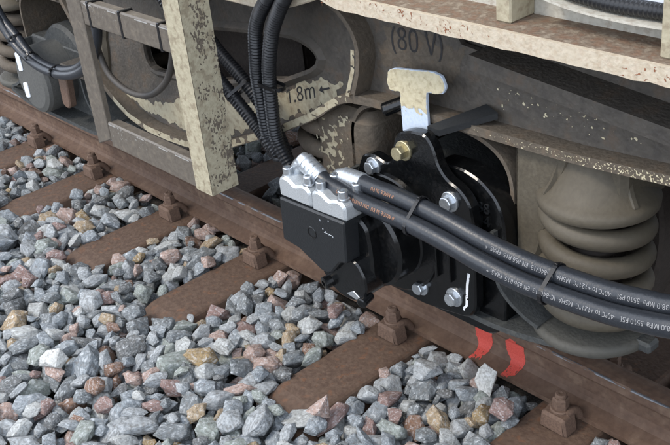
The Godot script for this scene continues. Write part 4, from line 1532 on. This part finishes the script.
func left_side() -> void:
	# cover on the far axle end with two reflectors
	var t := thing("axle_cover", "round grey axle-end cover with two white reflector strips at the far axle", "cover", Vector3(-1.80, 0.26, 0.37))
	var st := mb()
	lathe(st, [Vector2(0.122, 0.30), Vector2(0.122, 0.405), Vector2(0.117, 0.418), Vector2(0.100, 0.425), Vector2(0.0, 0.428)], Vector3(-1.845, 0.450, 0), Vector3.BACK, 48)
	part(t, "cover", st, M.coverdisc)
	for p in [[-1.895, 0.512, 0.036, 0.070], [-1.890, 0.405, 0.036, 0.058]]:
		st = mb()
		prism(st, rounded(P([p[0] - p[2] / 2, p[1] - p[3] / 2, p[0] + p[2] / 2, p[1] - p[3] / 2 + 0.008, p[0] + p[2] / 2, p[1] + p[3] / 2 + 0.006, p[0] - p[2] / 2, p[1] + p[3] / 2]), 0.008), Vector3(0, 0, 0.427), Vector3.RIGHT, Vector3.UP, 0.003, 0.001)
		part(t, "reflector", st, M.sticker)
	t = thing("brake_bracket", "small rusty vertical bracket right of the far axle cover", "bracket", Vector3(-1.58, 0.38, 0.38))
	st = mb()
	prism(st, rounded(P([-1.69, 0.390, -1.66, 0.378, -1.635, 0.39, -1.615, 0.51, -1.64, 0.525, -1.68, 0.50]), 0.012), Vector3(0, 0, 0.37), Vector3.RIGHT, Vector3.UP, 0.025, 0.004)
	part(t, "plate", st, M.clip)
	st = mb()
	ab(st, -1.66, -1.50, 0.515, 0.545, 0.30, 0.385, 0.004)
	part(t, "arm", st, M.frame)

# ------------------------------------------------------------------ all together
func _ready() -> void:
	# camera
	cam = Camera3D.new()
	cam.name = "camera"
	cam.transform = Transform3D(Basis(Vector3(0.66824624, -0.09740599, -0.73753578), Vector3(-0.30346474, 0.86946909, -0.38978539), Vector3(0.679232, 0.48428872, 0.55146017)).orthonormalized(), Vector3(1.44, 1.6189, 1.7692))
	cam.fov = 25.38
	cam.near = 0.05
	cam.far = 400.0
	add_child(cam)
	cam.current = true
	# sky
	var sky := ProceduralSkyMaterial.new()
	sky.sky_top_color = c8(202, 211, 226)
	sky.sky_horizon_color = c8(214, 222, 232)
	sky.sky_curve = 0.15
	sky.ground_bottom_color = c8(110, 106, 102)
	sky.ground_horizon_color = c8(180, 184, 190)
	sky.sky_energy_multiplier = 1.35
	var env := Environment.new()
	env.background_mode = Environment.BG_SKY
	env.sky = Sky.new()
	env.sky.sky_material = sky
	env.tonemap_mode = Environment.TONE_MAPPER_LINEAR
	env.tonemap_exposure = 1.75
	env.sdfgi_enabled = true
	env.ssao_enabled = true
	env.ssil_enabled = true
	var we := WorldEnvironment.new()
	we.name = "environment"
	we.environment = env
	add_child(we)
	# sun through thin cloud, high over the camera's left shoulder
	var sun := DirectionalLight3D.new()
	sun.name = "sun"
	sun.light_energy = 0.4
	sun.light_angular_distance = 14.0
	sun.light_color = Color(1.0, 0.965, 0.92)
	sun.shadow_enabled = true
	add_child(sun)
	sun.look_at_from_position(Vector3.ZERO, -Vector3(-0.35, 1.0, 0.75))

	materials()
	# ground
	var st := mb()
	quad(st, Vector3(-150, -0.236, -150), Vector3(150, -0.236, -150), Vector3(150, -0.236, 150), Vector3(-150, -0.236, 150), Vector3.UP)
	struct("ground", st, M.dirt)
	# rails
	var near := solo("rail", rail_mesh(0.0, -14.0, 9.0), M.rail)
	tag(near, "dusty brown near rail with two red paint marks on its side", "rail", "rails of the track")
	var marks := [P([-0.132, -0.030, -0.112, -0.020, -0.090, -0.020, -0.077, -0.055, -0.073, -0.090, -0.077, -0.116, -0.086, -0.130, -0.122, -0.137, -0.112, -0.127, -0.122, -0.114, -0.136, -0.092, -0.138, -0.055]), P([-0.020, -0.050, 0.004, -0.028, 0.028, -0.026, 0.038, -0.060, 0.044, -0.100, 0.042, -0.122, 0.034, -0.133, -0.002, -0.138, 0.006, -0.128, 0.000, -0.116, -0.020, -0.098, -0.026, -0.070])]
	var wob := fnoise(91, 40.0, 4)
	for mk in marks:
		var ms := mb()
		var poly: PackedVector2Array = mk
		flakes(ms, -0.16, 0.09, -0.140, -0.006, 0.0022, func(u, v): return minf(inside(poly, Vector2(u, v)) + 0.004 * wob.get_noise_2d(u * 2.0, v * 2.0), 0.014 + 0.018 * wob.get_noise_2d(u * 4.0 + 3.0, v * 4.0) - 0.009 * smoothstep(-0.085, -0.13, v)),
			func(u, v):
				var d := 0.002
				var nrm := Vector3(0, rail_out(v - d) - rail_out(v + d), 2.0 * d).normalized()
				return [Vector3(u, v, rail_out(v)), nrm])
		var o := MeshInstance3D.new()
		o.name = "paint_mark"
		o.mesh = ms.commit()
		o.material_override = M.red
		o.position = -near.position
		near.add_child(o, true)
	# bright worn line along the head's outer corner
	var we2 := mb()
	var wn := fnoise(93, 9.0, 4)
	flakes(we2, -4.0, 1.6, -0.0110, -0.0030, 0.0020, func(u, v): return minf(0.0028 - absf(v + 0.0068), 0.0008 + 0.012 * wn.get_noise_2d(u * 1.2, v * 12.0)),
		func(u, v):
			var d := 0.002
			return [Vector3(u, v, rail_out(v)), Vector3(0, rail_out(v - d) - rail_out(v + d), 2.0 * d).normalized()], 0.0004)
	var wo := MeshInstance3D.new()
	wo.name = "worn_edge"
	wo.mesh = we2.commit()
	wo.material_override = M.worn
	wo.position = -near.position
	near.add_child(wo, true)
	tag(solo("rail", rail_mesh(-1.5, -14.0, 9.0), M.rail), "far rail in the dark beyond the wheels under the wagon", "rail", "rails of the track")
	var names := ["steel sleeper at the left picture edge, farthest along the rail", "steel sleeper below the far axle's springs, second farthest", "steel sleeper below the left step post, third farthest", "steel sleeper just left of the cream step post", "steel sleeper right below the cream step post", "rusty steel sleeper under the hydraulic motor with orange rust spots", "steel sleeper right of the red paint marks in the lower right corner", "steel sleeper beyond the lower right corner"]
	for k in TIES.size():
		sleeper(TIES[k], names[k])
	ballast()
	# bogie
	wheelset(0.0, "rusty wheelset behind the hydraulic motor")
	wheelset(-1.8, "rusty wheelset behind the far grey axle cover")
	bogie_frame()
	axlebox(0.0, 0.25, "dark axlebox carrying the khaki spring right of the motor")
	axlebox(-1.8, 0.15, "dark axlebox of the far axle behind the round cover")
	coil_spring(0.420, 0.250, 0.379, 0.610, "dusty khaki coil spring at right, behind the hydraulic hoses", M.spring)
	coil_spring(-0.420, 0.200, 0.379, 0.610, "coil spring half hidden by the brown damper housing left of the motor", M.framelow)
	coil_spring(-1.48, 0.165, 0.379, 0.640, "brown coil spring right of the far axle cover, behind the left step post", M.framelow)
	coil_spring(-2.22, 0.250, 0.379, 0.610, "brown coil spring left of the far axle cover, at the picture edge", M.framelow)
	motor()
	left_side()
	# hydraulic hoses
	var line := "380 bar  38.0 MPa  5510 PSI   -40°C to +121°C  MSHA  IC-84C/13  EN 856 R15  FRAS  *"
	hydraulic_hose([Vector3(-0.195, 0.630, 0.500), Vector3(-0.166, 0.615, 0.500), Vector3(-0.133, 0.604, 0.500), Vector3(-0.091, 0.599, 0.500), Vector3(-0.025, 0.591, 0.500), Vector3(0.097, 0.590, 0.500), Vector3(0.214, 0.582, 0.500), Vector3(0.319, 0.568, 0.500), Vector3(0.421, 0.562, 0.500), Vector3(0.492, 0.565, 0.500), Vector3(0.535, 0.568, 0.500), Vector3(0.622, 0.577, 0.500), Vector3(0.702, 0.593, 0.500), Vector3(0.738, 0.602, 0.500), Vector3(0.938, 0.650, 0.48)], 0.0203,
		"front black hydraulic hose from the motor's left silver elbow, lower of the pair", [[line, 1.010, 0.0086, 0.42, false], ["# MADE IN EU", 0.300, 0.0080, 0.45, true], ["DIN EN856 4SP 25 30", 0.222, 0.0080, 0.50, true]])
	hydraulic_hose([Vector3(-0.095, 0.614, 0.465), Vector3(-0.055, 0.615, 0.465), Vector3(-0.013, 0.615, 0.465), Vector3(0.065, 0.616, 0.465), Vector3(0.183, 0.608, 0.465), Vector3(0.290, 0.594, 0.465), Vector3(0.393, 0.586, 0.465), Vector3(0.465, 0.586, 0.465), Vector3(0.509, 0.588, 0.465), Vector3(0.597, 0.595, 0.465), Vector3(0.679, 0.609, 0.465), Vector3(0.715, 0.616, 0.465), Vector3(0.915, 0.668, 0.45)], 0.0203,
		"rear black hydraulic hose from the motor's second elbow, upper of the pair", [[line, 0.872, 0.0086, 0.42, false], ["# MADE IN EU", 0.160, 0.0080, 0.45, true]])
	cable_tie(Vector3(0.129, 0.585, 0.50), Vector3(0.098, 0.616, 0.465), Vector3(1, 0, 0), 0.0214, "black cable tie round both hydraulic hoses beside the motor", "cable ties on the hydraulic hoses")
	cable_tie(Vector3(0.481, 0.562, 0.50), Vector3(0.454, 0.588, 0.465), Vector3(1, 0, 0), 0.0214, "black cable tie round both hydraulic hoses in front of the coil spring", "cable ties on the hydraulic hoses")
	wagon()
	boarding_step()
	# corrugated conduits behind the step post
	var cg := "corrugated conduits hanging behind the step"
	conduit("corrugated_conduit", [Vector3(-0.19, 1.22, 0.47), Vector3(-0.27, 1.06, 0.455), Vector3(-0.345, 0.987, 0.445), Vector3(-0.391, 0.941, 0.440), Vector3(-0.422, 0.893, 0.435), Vector3(-0.440, 0.830, 0.430), Vector3(-0.462, 0.768, 0.420), Vector3(-0.473, 0.684, 0.410), Vector3(-0.473, 0.599, 0.405), Vector3(-0.440, 0.553, 0.405), Vector3(-0.466, 0.553, 0.400), Vector3(-0.50, 0.590, 0.400), Vector3(-0.585, 0.668, 0.408), Vector3(-0.69, 0.745, 0.412), Vector3(-0.78, 0.825, 0.415), Vector3(-0.88, 0.945, 0.415)], 0.0185, "black corrugated conduit in a tight bend beside the step post, left of the hanging pair", "conduit", cg, true, M.plastic)
	conduit("corrugated_conduit", [Vector3(-0.13, 1.22, 0.47), Vector3(-0.21, 1.07, 0.455), Vector3(-0.282, 0.997, 0.445), Vector3(-0.322, 0.952, 0.440), Vector3(-0.356, 0.904, 0.435), Vector3(-0.385, 0.841, 0.430), Vector3(-0.412, 0.778, 0.420), Vector3(-0.433, 0.680, 0.410), Vector3(-0.437, 0.595, 0.405), Vector3(-0.400, 0.530, 0.402), Vector3(-0.430, 0.528, 0.385), Vector3(-0.462, 0.565, 0.372), Vector3(-0.50, 0.615, 0.368), Vector3(-0.575, 0.705, 0.375), Vector3(-0.676, 0.778, 0.380), Vector3(-0.76, 0.86, 0.385), Vector3(-0.86, 0.98, 0.385)], 0.0185, "black corrugated conduit with the lower bend, right of the hanging pair", "conduit", cg, true, M.plastic)
	cable_tie(Vector3(-0.428, 0.757, 0.42), Vector3(-0.385, 0.757, 0.42), Vector3(0.05, 1, 0), 0.020, "black cable tie round the vertical pair of corrugated conduits")
	cable_tie(Vector3(-0.600, 0.680, 0.408), Vector3(-0.590, 0.716, 0.377), Vector3(0.75, -0.66, 0), 0.019, "black cable tie round the slanting pair of conduits beside the post")
	conduit("corrugated_conduit", [Vector3(0.36, 1.20, 0.44), Vector3(0.44, 1.138, 0.445), Vector3(0.53, 1.121, 0.447), Vector3(0.63, 1.120, 0.447), Vector3(0.74, 1.128, 0.446), Vector3(0.92, 1.16, 0.44)], 0.013, "black corrugated conduit sagging above the ledge at the upper right", "conduit", "", true, M.plastic)
	# far twin hoses
	conduit("air_hose", [Vector3(-2.03, 1.0, 0.44), Vector3(-1.94, 0.80, 0.45), Vector3(-1.897, 0.694, 0.450), Vector3(-1.801, 0.632, 0.450), Vector3(-1.704, 0.575, 0.450), Vector3(-1.536, 0.567, 0.450), Vector3(-1.353, 0.619, 0.450), Vector3(-1.22, 0.74, 0.45), Vector3(-1.16, 0.85, 0.45), Vector3(-1.13, 1.0, 0.45)], 0.0165, "black hose drooping over the far axle cover, upper of two", "hose", "twin hoses at the far axle", false, M.rubber)
	conduit("air_hose", [Vector3(-2.04, 0.98, 0.47), Vector3(-1.95, 0.77, 0.47), Vector3(-1.876, 0.677, 0.465), Vector3(-1.780, 0.601, 0.465), Vector3(-1.652, 0.562, 0.465), Vector3(-1.482, 0.566, 0.465), Vector3(-1.329, 0.612, 0.465), Vector3(-1.21, 0.70, 0.465), Vector3(-1.16, 0.82, 0.46), Vector3(-1.14, 1.0, 0.46)], 0.0155, "black hose drooping over the far axle cover, lower of two", "hose", "twin hoses at the far axle", false, M.rubber)
	for q in [[-1.801, 0.632, 0.45, -1.780, 0.601, 0.465, 0.6, -0.8, "uppermost of three"], [-1.704, 0.575, 0.45, -1.652, 0.562, 0.465, 0.85, -0.5, "middle one of three"], [-1.536, 0.567, 0.45, -1.482, 0.566, 0.465, 0.99, 0.05, "nearest the left step post"]]:
		cable_tie(Vector3(q[0], q[1], q[2]), Vector3(q[3], q[4], q[5]), Vector3(q[6], q[7], 0), 0.0175, "black band round the two drooping hoses at the far axle, " + q[8], "bands on the far twin hoses")
	conduit("cable", [Vector3(-1.22, 0.95, 0.45), Vector3(-1.225, 0.75, 0.45), Vector3(-1.209, 0.668, 0.45), Vector3(-1.170, 0.619, 0.45), Vector3(-1.076, 0.595, 0.45), Vector3(-0.960, 0.612, 0.45), Vector3(-0.856, 0.675, 0.45), Vector3(-0.802, 0.750, 0.45), Vector3(-0.788, 0.809, 0.45), Vector3(-0.78, 0.95, 0.45)], 0.0095, "thin grey-brown cable hanging in a loop between the step posts", "cable", "", false, M.cable)
